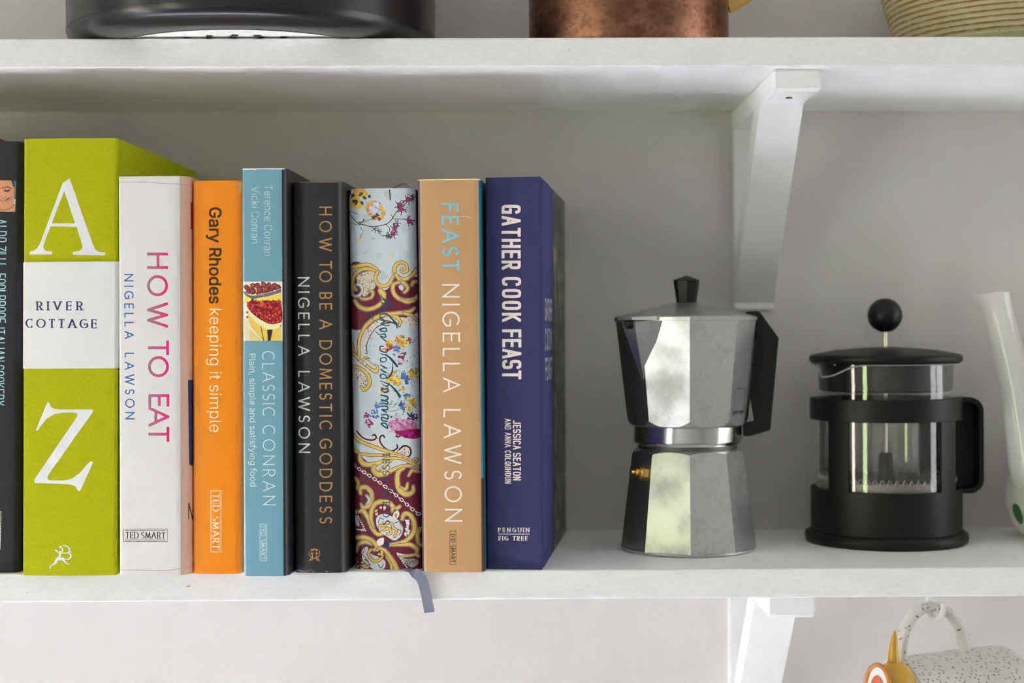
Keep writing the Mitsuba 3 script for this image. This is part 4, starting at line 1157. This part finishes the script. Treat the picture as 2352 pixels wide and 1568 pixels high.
b.on_spine('author_name', unary_union([down(line_of('NIGELLA', 901 - 652, 40, weight=.10, ws=.95), 652, 1015.5, 2), down(line_of('LAWSON', 1198 - 939, 40, weight=.10, ws=.9), 939, 1018.5, 3.5)]), 'ink_ivory', label='white capitals')
fr = sbox(1033, 1219, 1047.5, 1296)
tb = [fr.difference(fr.buffer(-.8)), down(line_of('TED SMART', 68, 9, space=.45, weight=.16, thin=.07, serif=True, ws=.95), 1223.5, 1036)]
b.on_spine('publisher_box', unary_union(tb), 'ink_black', label='black boxed lettering')
b.on_spine('worn_edge', Polygon([(954, 409), (1108, 409), (1108, 412.6), (1030, 413.2), (954, 414)]), 'ink_cream', label='cream top edge')
b.on_spine('scratch', brush([(1056, 498), (1068, 497), (1077, 499), (1084, 503)], .8), 'ink_ivory', label='fine white scratch')

# ---- navy cloth book
NAVY = (60, 58, 98)
cover('cloth_navy', None, rough=.85, spec=.2, weave=twill(NAVY, .24))


def f_cover(p, n, uv):
    g = fbm(p.y * 60, 3, p.z * 40, octaves=3)
    h = noise(p.y * 110, 9, p.z * 70)
    c = mix((.012, .016, .010), (.05, .065, .03), smoothstep(.35, .7, g))
    return mix(c, (.16, .13, .04), smoothstep(.72, .9, h))


bsdf('cover_photo', mikit.proc(f_cover), rough=.35)
b = Book('cookery_book_008', ((1111, 1246), (1121, 1243)), 407, .003, deg(6.6), .180, .0016, .0014, .0004, ('cloth_navy',) * 3, groove=.0014,
         label='navy blue cloth book with white lettering at the right-hand end of the row')
kc = dict(weight=.155, fixed=.32, p=4.0)
b.on_spine('title', unary_union([down(line_of(w, y1 - y0, 44, **kc), y0, 1152, 0) for w, y0, y1 in (('GATHER', 470, 619),)] + [down(line_of('COOK', 103, 44, **kc), 636, 1153), down(line_of('FEAST', 115, 44, **kc), 756, 1153.5)]), 'ink_ivory', label='white condensed capitals')
b.on_spine('author_name', unary_union([down(line_of('JESSICA SEATON', 138, 18.5, weight=.15, fixed=.34, p=3.4, space=.5), 965, 1178), down(line_of('AND ANNA COLQUHOUN', 149, 14.5, weight=.14, fixed=.34, p=3.4, space=.5), 961, 1159.5)]), 'ink_ivory', label='small white condensed capitals')
pn = [across(line_of('PENGUIN', 72, 10.5, weight=.2, thin=.1, serif=True, ws=.85), 1144, 1222), sbox(1144, 1225.4, 1216.5, 1226.8), across(line_of('FIG TREE', 67, 10.5, space=.4, weight=.2, thin=.1, serif=True, ws=.85), 1145, 1241)]
b.on_spine('publisher_name', unary_union(pn), 'ink_ivory', label='small white serif lettering')
b.on_side('cover_photo', Polygon([(.082, 0.0003), (b.W, .0003), (b.W, b.H - .0003), (.082, b.H - .0003)]), 'cover_photo', label='dark green photo on the front cover')
for w, z in (('GATHER', .154), ('COOK', .135), ('FEAST', .116)):
    b.on_side('cover_lettering', affinity.translate(line_of(w, .052, .0145, weight=.16, fixed=.5, p=4), .022, z), 'ink_grey', label='grey capitals')

# ------------------------------------------------------------------ moka pot
def f_metal(p, n, uv):
    g = fbm(p.x * 60, p.y * 60, p.z * 45, octaves=3)
    h = fbm(p.x * 500, p.y * 500, p.z * 300, octaves=2)
    return mix((.48, .47, .45), (.66, .66, .655), smoothstep(.22, .62, g * .75 + h * .25))


def f_metal_rough(p, n, uv):
    g = fbm(p.x * 60, p.y * 60, p.z * 45, octaves=3)
    return .43 - .07 * smoothstep(.3, .7, g)


scene['moka_metal'] = {'type': 'twosided', 'bsdf': {'type': 'principled', 'base_color': mikit.proc(f_metal), 'roughness': mikit.proc(f_metal_rough), 'metallic': 1.0}}
bsdf('moka_shiny', [.80, .80, .79], rough=.13, metallic=1.0)
bsdf('moka_dark', [.16, .15, .14], rough=.5, metallic=1.0)
bsdf('bakelite', [.005, .005, .005], rough=.35, spec=.28)
bsdf('brass', [.78, .52, .16], rough=.25, metallic=1.0)
MX, MY = at(1580, 1262, .089)[0], .089
NS = 9
VA = math.radians(-4.2)


def ngon(r, z, n=NS, a0=VA, cx=None, cy=None):
    a = a0 + np.arange(n) * 2 * np.pi / n
    return np.stack([MX + r * np.sin(a), MY - r * np.cos(a), np.full(n, z)], 1)


def ring(r, z, n=72):
    return ngon(r, z, n)


lab('moka_pot', 'faceted aluminium stovetop coffee pot with a black handle, standing right of the navy book', 'coffee maker')
# the faceted bodies: many-sided prisms whose ends are turned round (scalloped facet ends)
body = to_m(hull(np.vstack([ngon(.0458, .0022), ngon(.0372, .069)]))) ^ to_m(lathe([(0, 0), (.0445, 0), (.0462, .0022), (.0466, .02), (.0420, .0585), (.0372, .0662), (.0335, .0685), (0, .0685)], 96, (MX, MY, 0)))
foot = to_m(lathe([(0, 0), (.0440, 0), (.0451, .0012), (.0451, .0024), (0, .0026)], 96, (MX, MY, 0)))
obj('moka_pot__boiler', from_m(body + foot), 'moka_metal', smooth=12)
obj('moka_pot__seal', lathe([(.0, .0680), (.0332, .0680), (.0332, .0715), (0, .0715)], 72, (MX, MY, 0)), 'moka_dark', smooth=30)
obj('moka_pot__collar', lathe([(.0, .0708), (.0345, .0708), (.0358, .0722), (.0366, .0738), (.0366, .0830), (.0372, .0842), (0, .0842)], 96, (MX, MY, 0)), 'moka_shiny', smooth=40)
up = to_m(hull(np.vstack([ngon(.0402, .0830), ngon(.0484, .1538)]))) ^ to_m(lathe([(0, .0832), (.0362, .0832), (.0386, .0846), (.0412, .0885), (.0490, .1300), (.0500, .1538), (0, .1538)], 96, (MX, MY, 0)))
az = math.radians(-49)
sd = lambda r, t, z: np.array([MX + r * math.sin(az) + t * math.cos(az), MY - r * math.cos(az) + t * math.sin(az), z])
ap = sd(.0408, .0005, .1085)
sp = hull([ap, sd(.020, 0, .112), sd(.0435, .0175, .1536), sd(.0560, .0062, .1536), sd(.0560, -.0062, .1536), sd(.0435, -.0175, .1536), sd(.0545, .0052, .1475), sd(.0545, -.0052, .1475), sd(.010, .010, .1536), sd(.010, -.010, .1536)])
cutp = hull([sd(.030, .012, .156), sd(.0575, .0045, .156), sd(.0575, -.0045, .156), sd(.030, -.012, .156), sd(.030, .006, .1475), sd(.0575, .0030, .1487), sd(.0575, -.0030, .1487), sd(.030, -.006, .1475)])
up = (up + to_m(sp)) - to_m(cutp)
obj('moka_pot__jug', from_m(up), 'moka_metal', smooth=12)
lid = to_m(hull(np.vstack([ngon(.0492, .1539), ngon(.0494, .1562), ngon(.0480, .1570), ngon(.0085, .1662)]))) + to_m(hull([sd(.0590, .007, .1543), sd(.0590, -.007, .1543), sd(.0590, .006, .1562), sd(.0590, -.006, .1562), sd(.0470, .017, .1541), sd(.0470, -.017, .1541), sd(.0455, .016, .1568), sd(.0455, -.016, .1568), sd(.020, 0, .1612), sd(.02, 0, .1545)]))
obj('moka_pot__lid', from_m(lid), 'moka_metal', smooth=10)
kn = cat([hull(np.vstack([ngon(.0066, .1655, 8), ngon(.0088, .1808, 8), ngon(.0086, .1816, 8)])), hull(np.vstack([ngon(.0086, .1815, 8), ngon(.0012, .1842, 8)]))])
obj('moka_pot__knob', kn, 'bakelite')
hk = .000294
hp = lambda pts: [(MX + (x - 1580) * hk, .146 + (763.0 - y) * hk) for x, y in pts]
ho = Polygon(hp([(1716, 716), (1745, 716), (1788, 776), (1768, 985), (1722, 999), (1708, 998), (1708, 970), (1732, 964), (1744, 950), (1757, 810), (1748, 775), (1735, 758), (1716, 752)]))
mh = extrude(ho.buffer(-.0012).buffer(.0012), .0125, frame((0, MY - .0062, 0), (1, 0, 0), (0, 0, 1), (0, 1, 0)))
if mh.volume < 0:
    mh.invert()
inner = Polygon(hp([(1716, 752), (1735, 758), (1748, 775), (1757, 810), (1744, 950), (1732, 964), (1722, 900), (1732, 800), (1722, 770)]))
mi2 = extrude(inner, .0055, frame((0, MY - .0028, 0), (1, 0, 0), (0, 0, 1), (0, 1, 0)))
if mi2.volume < 0:
    mi2.invert()
hy = cat([mh, mi2])
hy.apply_transform(trimesh.transformations.rotation_matrix(-math.radians(12), (0, 0, 1), (MX, MY, 0)))
obj('moka_pot__handle', hy, 'bakelite')
# hinge lug, valve and makers mark
va = math.radians(-56)
vd = np.array([math.sin(va), -math.cos(va), 0.12])
vd /= np.linalg.norm(vd)
vp = np.array([MX, MY, .0535]) + np.array([vd[0], vd[1], 0]) / np.hypot(vd[0], vd[1]) * .0375
valve = []
for r, a0, a1 in ((.0052, 0, .0032), (.0044, .0034, .0060), (.0026, .0060, .0085), (.0014, .0085, .0115)):
    c_ = trimesh.creation.cylinder(r, a1 - a0, sections=6 if r > .005 else 24)
    c_.apply_translation((0, 0, (a0 + a1) / 2))
    valve.append(c_)
valve = cat(valve)
valve.apply_transform(trimesh.geometry.align_vectors((0, 0, 1), vd))
valve.apply_translation(vp)
obj('moka_pot__safety_valve', valve, 'brass', label='small brass safety valve')
a0_, a1_ = VA + 2 * np.pi / NS, VA + 4 * np.pi / NS
fa = [np.array([MX + r * math.sin(t), MY - r * math.cos(t), z]) for t, r, z in ((a0_, .0402, .0830), (a1_, .0402, .0830), (a1_, .0484, .1538), (a0_, .0484, .1538))]
ex = fa[1] - fa[0]
ex /= np.linalg.norm(ex)
ez = np.cross(ex, fa[3] - fa[0])
ez /= np.linalg.norm(ez)
ez = ez if ez[1] < 0 else -ez
ey = np.cross(ez, ex)
ey = ey if ey[2] > 0 else -ey
mk = sbox(.0035, .0085, .0190, .0262)
mk = mk.difference(mk.buffer(-.00025))
mk = unary_union([mk, affinity.translate(inter('gnali & zani', .0142, .0020, bold=True), .0041, .0097)])
g = extrude(mk, .00006, frame(fa[0] + ez * .00008, ex, ey, ez))
obj('moka_pot__makers_mark', g, 'ink_black', label='black outlined maker mark')

# ------------------------------------------------------------------ cafetiere
FX, FY = at(2035, 1240, .122)[0], .122
C0 = (FX, FY, 0)
bsdf('black_plastic', [.007, .007, .0068], rough=.42, spec=.28)
bsdf('black_matt', [.005, .005, .005], rough=.4, spec=.35)
scene['glass'] = {'type': 'thindielectric', 'int_ior': 1.5}
bsdf('steel_mesh', mikit.proc(lambda p, n, uv: mi.Color3f(.30, .275, .25) * (.7 + .5 * noise(p.x * 1500, p.y * 1500, p.z * 1500))), rough=.5, metallic=.6)
bsdf('chrome', [.80, .72, .55], rough=.15, metallic=1.0)
lab('cafetiere', 'glass cafetiere in a black plastic frame with a round black knob', 'coffee maker')
obj('cafetiere__base', lathe([(0, 0), (.0535, 0), (.0552, .0012), (.0558, .0040), (.0552, .0066), (.0535, .0080), (.0518, .0085), (0, .0085)], 128, C0), 'black_plastic', smooth=40)


def shell(r0, r1, z0, z1, a0, a1, n=40):
    """A piece of cylinder wall between two angles (0 = towards the camera, positive to the right)."""
    a = np.radians(np.linspace(a0, a1, n))
    rows = []
    for r, z in ((r0, z0), (r1, z0), (r1, z1), (r0, z1)):
        rows.append(np.stack([FX + r * np.sin(a), FY - r * np.cos(a), np.full(n, z)], 1))
    v = np.vstack(rows)
    f = []
    for i in range(4):
        j = (i + 1) % 4
        for k in range(n - 1):
            f += [[i * n + k, j * n + k, j * n + k + 1], [i * n + k, j * n + k + 1, i * n + k + 1]]
    f += [[0, 3 * n, 2 * n], [0, 2 * n, n], [n - 1, 2 * n - 1, 3 * n - 1], [n - 1, 3 * n - 1, 4 * n - 1]]
    m = trimesh.Trimesh(v, f, process=False)
    if m.volume < 0:
        m.invert()
    return m


obj('cafetiere__sleeve', lathe([(.0495, .008), (.0516, .008), (.0516, .0374), (.0512, .0380), (.0497, .0380), (.0495, .0374), (.0495, .008)], 128, C0), 'black_plastic', smooth=40)
obj('cafetiere__band', lathe([(.0497, .0850), (.0514, .0850), (.0518, .0855), (.0518, .0996), (.0514, .1001), (.0497, .1001), (.0495, .0996), (.0495, .0855), (.0497, .0850)], 128, C0), 'black_plastic', smooth=40)
for a0, a1 in ((-61, -42), (31.5, 50), (119, 138), (211.5, 230)):
    obj(numbered('cafetiere__post'), shell(.0496, .0514, .0365, .0865, a0, a1, 12), 'black_plastic', smooth=30)


def spout_r(r, z, a):
    da = np.angle(np.exp(1j * (a - math.radians(-66))))
    return r + max(0, (z - .112) / .014) ** 1.5 * .0062 * np.exp(-(da / .17) ** 2)


gp = [(.0, .0092), (.040, .0092), (.0455, .0100), (.0482, .0130), (.0487, .018)] + [(.0487, z) for z in np.linspace(.02, .11, 10)] + [(.0487, z) for z in np.linspace(.112, .1255, 8)]
obj('cafetiere__beaker', lathe(gp, 144, C0, spout_r), 'glass', smooth=True, label='clear glass beaker')
ra = np.linspace(0, 2 * np.pi, 145)
rd = np.angle(np.exp(1j * (ra - math.radians(-62))))
rz = .1235 - .0085 * np.exp(-(rd / .30) ** 2)
rr_ = np.array([spout_r(.0487, .1255, np.array([t - math.radians(4)]))[0] for t in ra])
bsdf('glass_edge', [.34, .36, .35], rough=.08, spec=.8)
obj('cafetiere__beaker__rim', tube(np.stack([FX + rr_ * np.sin(ra), FY - rr_ * np.cos(ra), rz], 1), .00055, 10, caps=False, up=(0, 0, 1)), 'glass_edge', smooth=True, label='glass rim dipping to the spout')
obj('cafetiere__lid', lathe([(0, .1045), (.0430, .1045), (.0452, .1058), (.0457, .1225), (.0505, .1240), (.0520, .1258), (.0522, .1278), (.0512, .1296), (.0480, .1306), (.035, .1330), (.018, .1345), (.006, .1352), (0, .1352)], 128, C0), 'black_plastic', smooth=40)
obj('cafetiere__rod', lathe([(.0016, .032), (.0016, .150)], 24, C0), 'chrome', smooth=True)
k = trimesh.creation.icosphere(4, .0119)
k.apply_translation((FX, FY, .1572))
obj('cafetiere__knob', k, 'black_matt', smooth=True)
hub = lathe([(0, .0295), (.0062, .0295), (.0062, .0420), (.0052, .0480), (.0046, .0600), (.0038, .0616), (0, .0616)], 40, C0)
obj('cafetiere__plunger', hub, 'black_matt', smooth=35)
obj('cafetiere__plunger__filter', lathe([(0, .0290), (.0440, .0290), (.0462, .0300), (.0468, .0350), (.0472, .0430), (.0462, .0440), (.0455, .0380), (.044, .0362), (0, .0362)], 96, C0), 'steel_mesh', smooth=40, label='grey steel filter disc')
tt = np.linspace(0, 2 * np.pi, 1200)
co = np.stack([FX + (.0462 + .0012 * np.cos(tt * 60)) * np.sin(tt), FY - (.0462 + .0012 * np.cos(tt * 60)) * np.cos(tt), .0442 + .0022 * np.sin(tt * 60)], 1)
obj('cafetiere__plunger__spring', tube(co, .0003, 6, caps=False), 'screw_metal', smooth=True)
zf = lambda y: .146 + (760.6 - y) * .0003035
xf = lambda x: FX + (x - 2035) * .0003035
outer = Polygon([(xf(2195), zf(912)), (xf(2215), zf(912)), (xf(2251), zf(948)), (xf(2251), zf(1094)), (xf(2215), zf(1130)), (xf(2195), zf(1130))]).buffer(.004).buffer(-.004)
outer = sbox(xf(2184), zf(1131), xf(2252), zf(912)).buffer(-.0098).buffer(.0098).union(sbox(xf(2184), zf(1131), xf(2214), zf(912)))
inn = outer.buffer(-.0032).intersection(sbox(xf(2196), zf(1124), xf(2300), zf(918)))
mm = extrude(outer.difference(inn), .018, frame((0, FY - .009, 0), (1, 0, 0), (0, 0, 1), (0, 1, 0)))
m2 = extrude(inn.buffer(.0004), .003, frame((0, FY + .004, 0), (1, 0, 0), (0, 0, 1), (0, 1, 0)))
for q in (mm, m2):
    if q.volume < 0:
        q.invert()
obj('cafetiere__handle', cat([mm, m2]), 'black_plastic')

# ------------------------------------------------------------------ white coffee pot at the right edge
bsdf('porcelain', [.80, .79, .76], rough=.12, spec=.55, coat=.6, coat_gloss=.95)
inks('leaf_green', (52, 104, 62), rough=.15)
TX, TY = at(2490, 1200, .13)[0], .125
prof = [(0, 0), (.038, 0), (.042, .0015), (.049, .010), (.0535, .022), (.0535, .032), (.0500, .050), (.0440, .080), (.0395, .110), (.0370, .140), (.0370, .150), (.0340, .152), (.0335, .158), (.020, .168), (.006, .172), (0, .172)]
obj('coffee_pot__body', lathe([tuple(q) for q in spline(prof, 5)], 96, (TX, TY, 0)), 'porcelain', smooth=40)
tk = lambda x, y: at(x, y, .118)
sp_path = spline([tk(2283, 672), tk(2293, 715), tk(2312, 790), tk(2335, 890), tk(2352, 990), tk(2372, 1090), tk(2415, 1165), tk(2460, 1180)], 10)
rr = np.interp(np.linspace(0, 1, len(sp_path)), np.linspace(0, 1, 8), np.array([34, 31, 33, 37, 41, 48, 54, 50]) * .000302)
st = tube(sp_path, rr, 40, up=(0, 1, 0), caps=True)
# the lip is cut level and drawn out to the left
top = st.vertices[:, 2] > tk(2283, 690)[2]
zl = tk(2283, 671)[2]
kq = np.clip((st.vertices[:, 2] - tk(2283, 735)[2]) / (zl - tk(2283, 735)[2]), 0, 1.3)
st.vertices[:, 0] -= kq ** 2 * .0042 * np.clip((tk(2300, 690)[0] - st.vertices[:, 0]) / .012, 0, 1)
st.vertices[:, 2] = np.minimum(st.vertices[:, 2], zl)
obj('coffee_pot__spout', st, 'porcelain', smooth=40)
for a, zc, rx, rz in ((-79, .0190, .0062, .0072), (-61, .0190, .0062, .0072), (-43, .0190, .0062, .0072), (-25, .0190, .0062, .0072)):
    t = np.linspace(0, 2 * np.pi, 25)[:-1]
    R = .0537
    pts = [np.array([TX + R * math.sin(math.radians(a)), TY - R * math.cos(math.radians(a)), zc])] + [np.array([TX + R * math.sin(math.radians(a) + rx / R * math.cos(q)), TY - R * math.cos(math.radians(a) + rx / R * math.cos(q)), zc + rz * math.sin(q)]) for q in t]
    prn = np.array(prof)
    for q in pts:
        rb = np.interp(q[2], spline(prof, 5)[:, 1][10:60], spline(prof, 5)[:, 0][10:60]) + .00025
        dd = q[:2] - np.array([TX, TY])
        q[:2] = np.array([TX, TY]) + dd / np.linalg.norm(dd) * rb
    obj(numbered('coffee_pot__dot'), trimesh.Trimesh(pts, [[0, 1 + i, 1 + (i + 1) % 24] for i in range(24)], process=False), 'ink_leaf_green', label='green painted dot')
lab('coffee_pot', 'white porcelain coffee pot with green dots and a long spout, at the right', 'coffee pot')

# ------------------------------------------------------------------ things on the top shelf
def lift(m):
    m.vertices[:, 2] += ZU1 + tz(m.vertices[:, 0])
    return m


bsdf('black_enamel', [.014, .0145, .017], rough=.26, spec=.5)
bsdf('white_plastic', [.80, .79, .77], rough=.45)
KX, KR = at(584, 60, .068)[0], .1195
KY = .0675
prof = [(.0, .0036), (.0905, .0036), (.0925, .0005), (.0945, 0), (.0955, .0003), (.0985, .0001), (.1050, .0006), (.1110, .0020), (.1155, .0042), (.1182, .0078), (.1193, .0125), (.1195, .022), (.1195, .12), (.1170, .125), (0, .125)]
obj('canister__body', lift(lathe([tuple(q) for q in spline(prof, 5)], 160, (KX, KY, 0))), 'black_enamel', smooth=40)
obj('canister__base', lift(lathe([(0, .0014), (.0880, .0014), (.0900, .0010), (.0916, .0006), (.0916, .0034), (0, .0034)], 96, (KX, KY, 0))), 'white_plastic', smooth=40, label='white underside')
for a in (-27, -14, -1, 12, 25):
    q = trimesh.creation.box((.0036, .0085, .0008))
    q.apply_transform(trimesh.transformations.rotation_matrix(math.radians(25 if a < 0 else -25), (0, 0, 1)))
    q.apply_translation((0, -.0685, .0012))
    q.apply_transform(trimesh.transformations.rotation_matrix(math.radians(a), (0, 0, 1)))
    q.apply_translation((KX, KY, 0))
    obj(numbered('canister__slot'), lift(q), 'dark_hole')
lab('canister', 'wide glossy black canister with a white underside overhanging the edge of the top shelf', 'canister')


def f_copper(p, n, uv):
    g = fbm(p.x * 45, p.y * 45, p.z * 45, octaves=4)
    h = fbm(p.x * 240, p.y * 240, p.z * 200, octaves=3)
    c = mix((.17, .075, .045), (.46, .215, .135), smoothstep(.3, .7, g * .55 + h * .45))
    return mix(c, (.10, .05, .035), smoothstep(.52, .72, h) * .55)


scene['copper'] = {'type': 'twosided', 'bsdf': {'type': 'principled', 'base_color': mikit.proc(f_copper), 'roughness': mikit.proc(lambda p, n, uv: .28 + .16 * fbm(p.x * 45, p.y * 45, p.z * 45)), 'metallic': .92}}
PX_, PY_ = at(1443, 50, .071)[0], .071
prof = [(0, 0), (.0630, 0), (.0650, .0010), (.0660, .0035), (.0658, .006), (.0658, .125), (.0672, .127), (.0655, .129), (.0640, .126), (.0640, .006), (0, .004)]
obj('copper_pot__body', lift(lathe(prof, 128, (PX_, PY_, 0))), 'copper', smooth=35)
hp0 = np.array([PX_ + .0640, PY_ - .004, at(1668, 6, .07)[2] - ZU1])
hpath = spline([hp0, hp0 + [.010, -.001, .005], hp0 + [.028, -.002, .017], hp0 + [.05, -.003, .036], hp0 + [.07, -.003, .055]], 8)
obj('copper_pot__spout', lift(tube(hpath, np.linspace(.0082, .0052, len(hpath)), 28)), 'brass', smooth=35, label='brass coloured spout')
lab('copper_pot', 'old tarnished copper pot with a brass spout on the top shelf', 'pot')


def f_bowl(p, n, uv):
    t = dr.sin((p.z - ZU1) * 2 * math.pi / .00345)
    g = fbm(p.x * 160, p.y * 160, p.z * 500, octaves=3)
    c = mix((.47, .43, .25), (.30, .17, .06), smoothstep(.25, .95, -t + (g - .5) * 1.4) * smoothstep(.006, .010, p.z - ZU1))
    s = noise(p.x * 700, p.y * 700, p.z * 700)
    return mix(c, (.12, .07, .03), smoothstep(.86, .94, s) * .8)


bsdf('bowl_glaze', mikit.proc(f_bowl), rough=.22, spec=.5, coat=.4)
BX, BY = at(2338, 60, .085)[0], .093
zs = np.linspace(0, .075, 160)
outp = [(.060, 0), (.0640, .0003)] + [(.0665 + .0230 * min(1, z / .075) ** .7 * 1.0 + (.00055 * math.sin(z * 2 * math.pi / .00345) if .006 < z < .066 else 0) + .004 * min(1, z / .012), z) for z in zs[2:]]
inp = [(outp[-1][0] - .004, .0752)] + [(.058 + .026 * (z / .075), z) for z in np.linspace(.074, .008, 12)] + [(0, .006)]
obj('bowl', lift(lathe([(0, 0)] + outp + inp, 144, (BX, BY, 0))), 'bowl_glaze', smooth=40)
lab('bowl', 'ribbed yellow green and brown glazed pottery bowl at the right-hand end of the top shelf', 'bowl')

# ------------------------------------------------------------------ hook and mug under the lower shelf
HY = .0862
bsdf('hook_white', [.78, .77, .74], rough=.3)
def f_mug(p, n, uv):
    s = mikit.voronoi(p.x * 290 + 7 * p.y * 40, p.z * 290 + p.y * 210)
    k = 1 - smoothstep(.14, .24, s[0])
    g = fbm(p.x * 60, p.y * 60, p.z * 60)
    c = mi.Color3f(.63, .61, .56) * (.9 + .2 * g)
    return mix(c, (.16, .12, .09), k * smoothstep(.35, .5, s[2]))


bsdf('mug_glaze', mikit.proc(f_mug), rough=.35, spec=.45)
# mug axis: from its open end (left) to its base (right), tipped a little
ax = np.array([.95, .26, .045])
ax /= np.linalg.norm(ax)
upv = np.array([0, 0, 1]) - ax * ax[2]
upv /= np.linalg.norm(upv)
sidev = np.cross(ax, upv)
MR = .0400
c0 = at(2066, 1511, .080) - upv * MR
prof = [(0, .086), (.030, .086), (.0355, .0845), (.0388, .081), (.0400, .075), (.0400, .002), (.0394, .0002), (.0384, .0), (.0374, .001), (.0368, .004), (.0368, .076), (.034, .080), (0, .081)]
mg = lathe(prof, 96)
mg.invert()
mg.apply_transform(frame(c0, sidev, upv, ax))
if mg.volume < 0:
    mg.invert()
obj('mug__body', mg, 'mug_glaze', smooth=35)
q = lambda s_, h: c0 + ax * s_ + upv * (MR + h)
hpt = spline([q(.0015, -.004), q(.0012, .004), q(.0040, .0165), q(.0105, .0265), q(.0205, .0318), q(.0310, .0308), q(.0415, .0235), q(.0470, .0125), q(.0490, .0040), q(.0495, -.004)], 8)
apx = q(.0262, .0318)
hzz, hyy, hxx = apx[2], apx[1], apx[0]
hx = at(2133, 1375, hyy + .008)[0]
pth2 = spline([(hx, hyy + .0095, -.0178), (hx, hyy + .0095, hzz + .002), (hx + .0006, hyy + .0088, hzz - .0035), (hx + .0016, hyy + .0045, hzz - .0072), (hx + .0028, hyy - .0020, hzz - .0078), (hx + .0042, hyy - .0070, hzz - .0055), (hx + .0050, hyy - .0088, hzz - .0005), (hx + .0053, hyy - .0092, hzz + .0040)], 8)
obj('cup_hook', tube(pth2, .0018, 16), 'hook_white', smooth=40)
lab('cup_hook', 'small white cup hook under the lower shelf holding the speckled mug', 'hook')
obj('mug__handle', tube(hpt, .0034, 24, ry=.0052, up=sidev), 'mug_glaze', smooth=40)
lab('mug', 'white speckled pottery mug hanging by its handle under the lower shelf', 'mug')
# mustard glazed pottery piece beside the mug
bsdf('mustard', mikit.proc(lambda p, n, uv: mix((.55, .24, .03), (.60, .40, .02), fbm(p.x * 120, p.y * 120, p.z * 120))), rough=.25, spec=.5, coat=.4)
bsdf('orange_rim', [.55, .20, .04], rough=.3)
bsdf('red_glaze', [.55, .12, .06], rough=.3)
oc = at(2052, 1590, .062)
ob = trimesh.creation.icosphere(4, 1.0)
ob.vertices *= np.array([.0150, .0150, .0210])
sq = np.clip(ob.vertices[:, 2] / .021, 0, 1)
ob.apply_transform(trimesh.transformations.rotation_matrix(math.radians(8), (0, 1, 0)))
ob.vertices += oc
ti = spline([at(2056, 1448, .062), at(2053, 1475, .062), at(2052, 1505, .062), at(2053, 1530, .062)], 8)
tp = tube(ti, np.interp(np.linspace(0, 1, len(ti)), [0, .25, .6, 1], [.0006, .0022, .0034, .0042]), 20)
obj('mug__ornament', cat([ob, tp]), 'mustard', smooth=40, label='mustard yellow glazed ornament with a pointed tip')
rg_ = np.array([[math.cos(t), math.sin(t)] for t in np.linspace(0, 2 * np.pi, 40)[:-1]])
fc = at(2016, 1585, .052)
nrm = np.array([-.75, -.66, .05])
nrm /= np.linalg.norm(nrm)
e1 = np.cross([0, 0, 1], nrm)
e1 /= np.linalg.norm(e1)
e2 = np.cross(nrm, e1)
ringp = [fc + e1 * .0095 * math.cos(t) + e2 * .0165 * math.sin(t) for t in np.linspace(0, 2 * np.pi, 41)]
obj('mug__ornament__rim', tube(ringp, .0016, 12, caps=False, up=nrm), 'orange_rim', smooth=True, label='orange ring')
for nm, kx, off, mt in (('disc', 1.0, .0004, 'hook_white'), ('disc', .62, .0010, 'red_glaze')):
    pts = [fc + nrm * off] + [fc + nrm * off * .7 + (e1 * .0090 * math.cos(t) + e2 * .0158 * math.sin(t)) * kx for t in np.linspace(0, 2 * np.pi, 33)[:-1]]
    obj(numbered('mug__ornament__' + nm), trimesh.Trimesh(pts, [[0, 1 + i, 1 + (i + 1) % 32] for i in range(32)], process=False), mt)

for kx in [k for k in labels if labels[k].get('category') == 'book']:
    labels[kx]['group'] = 'cookery books in the row'
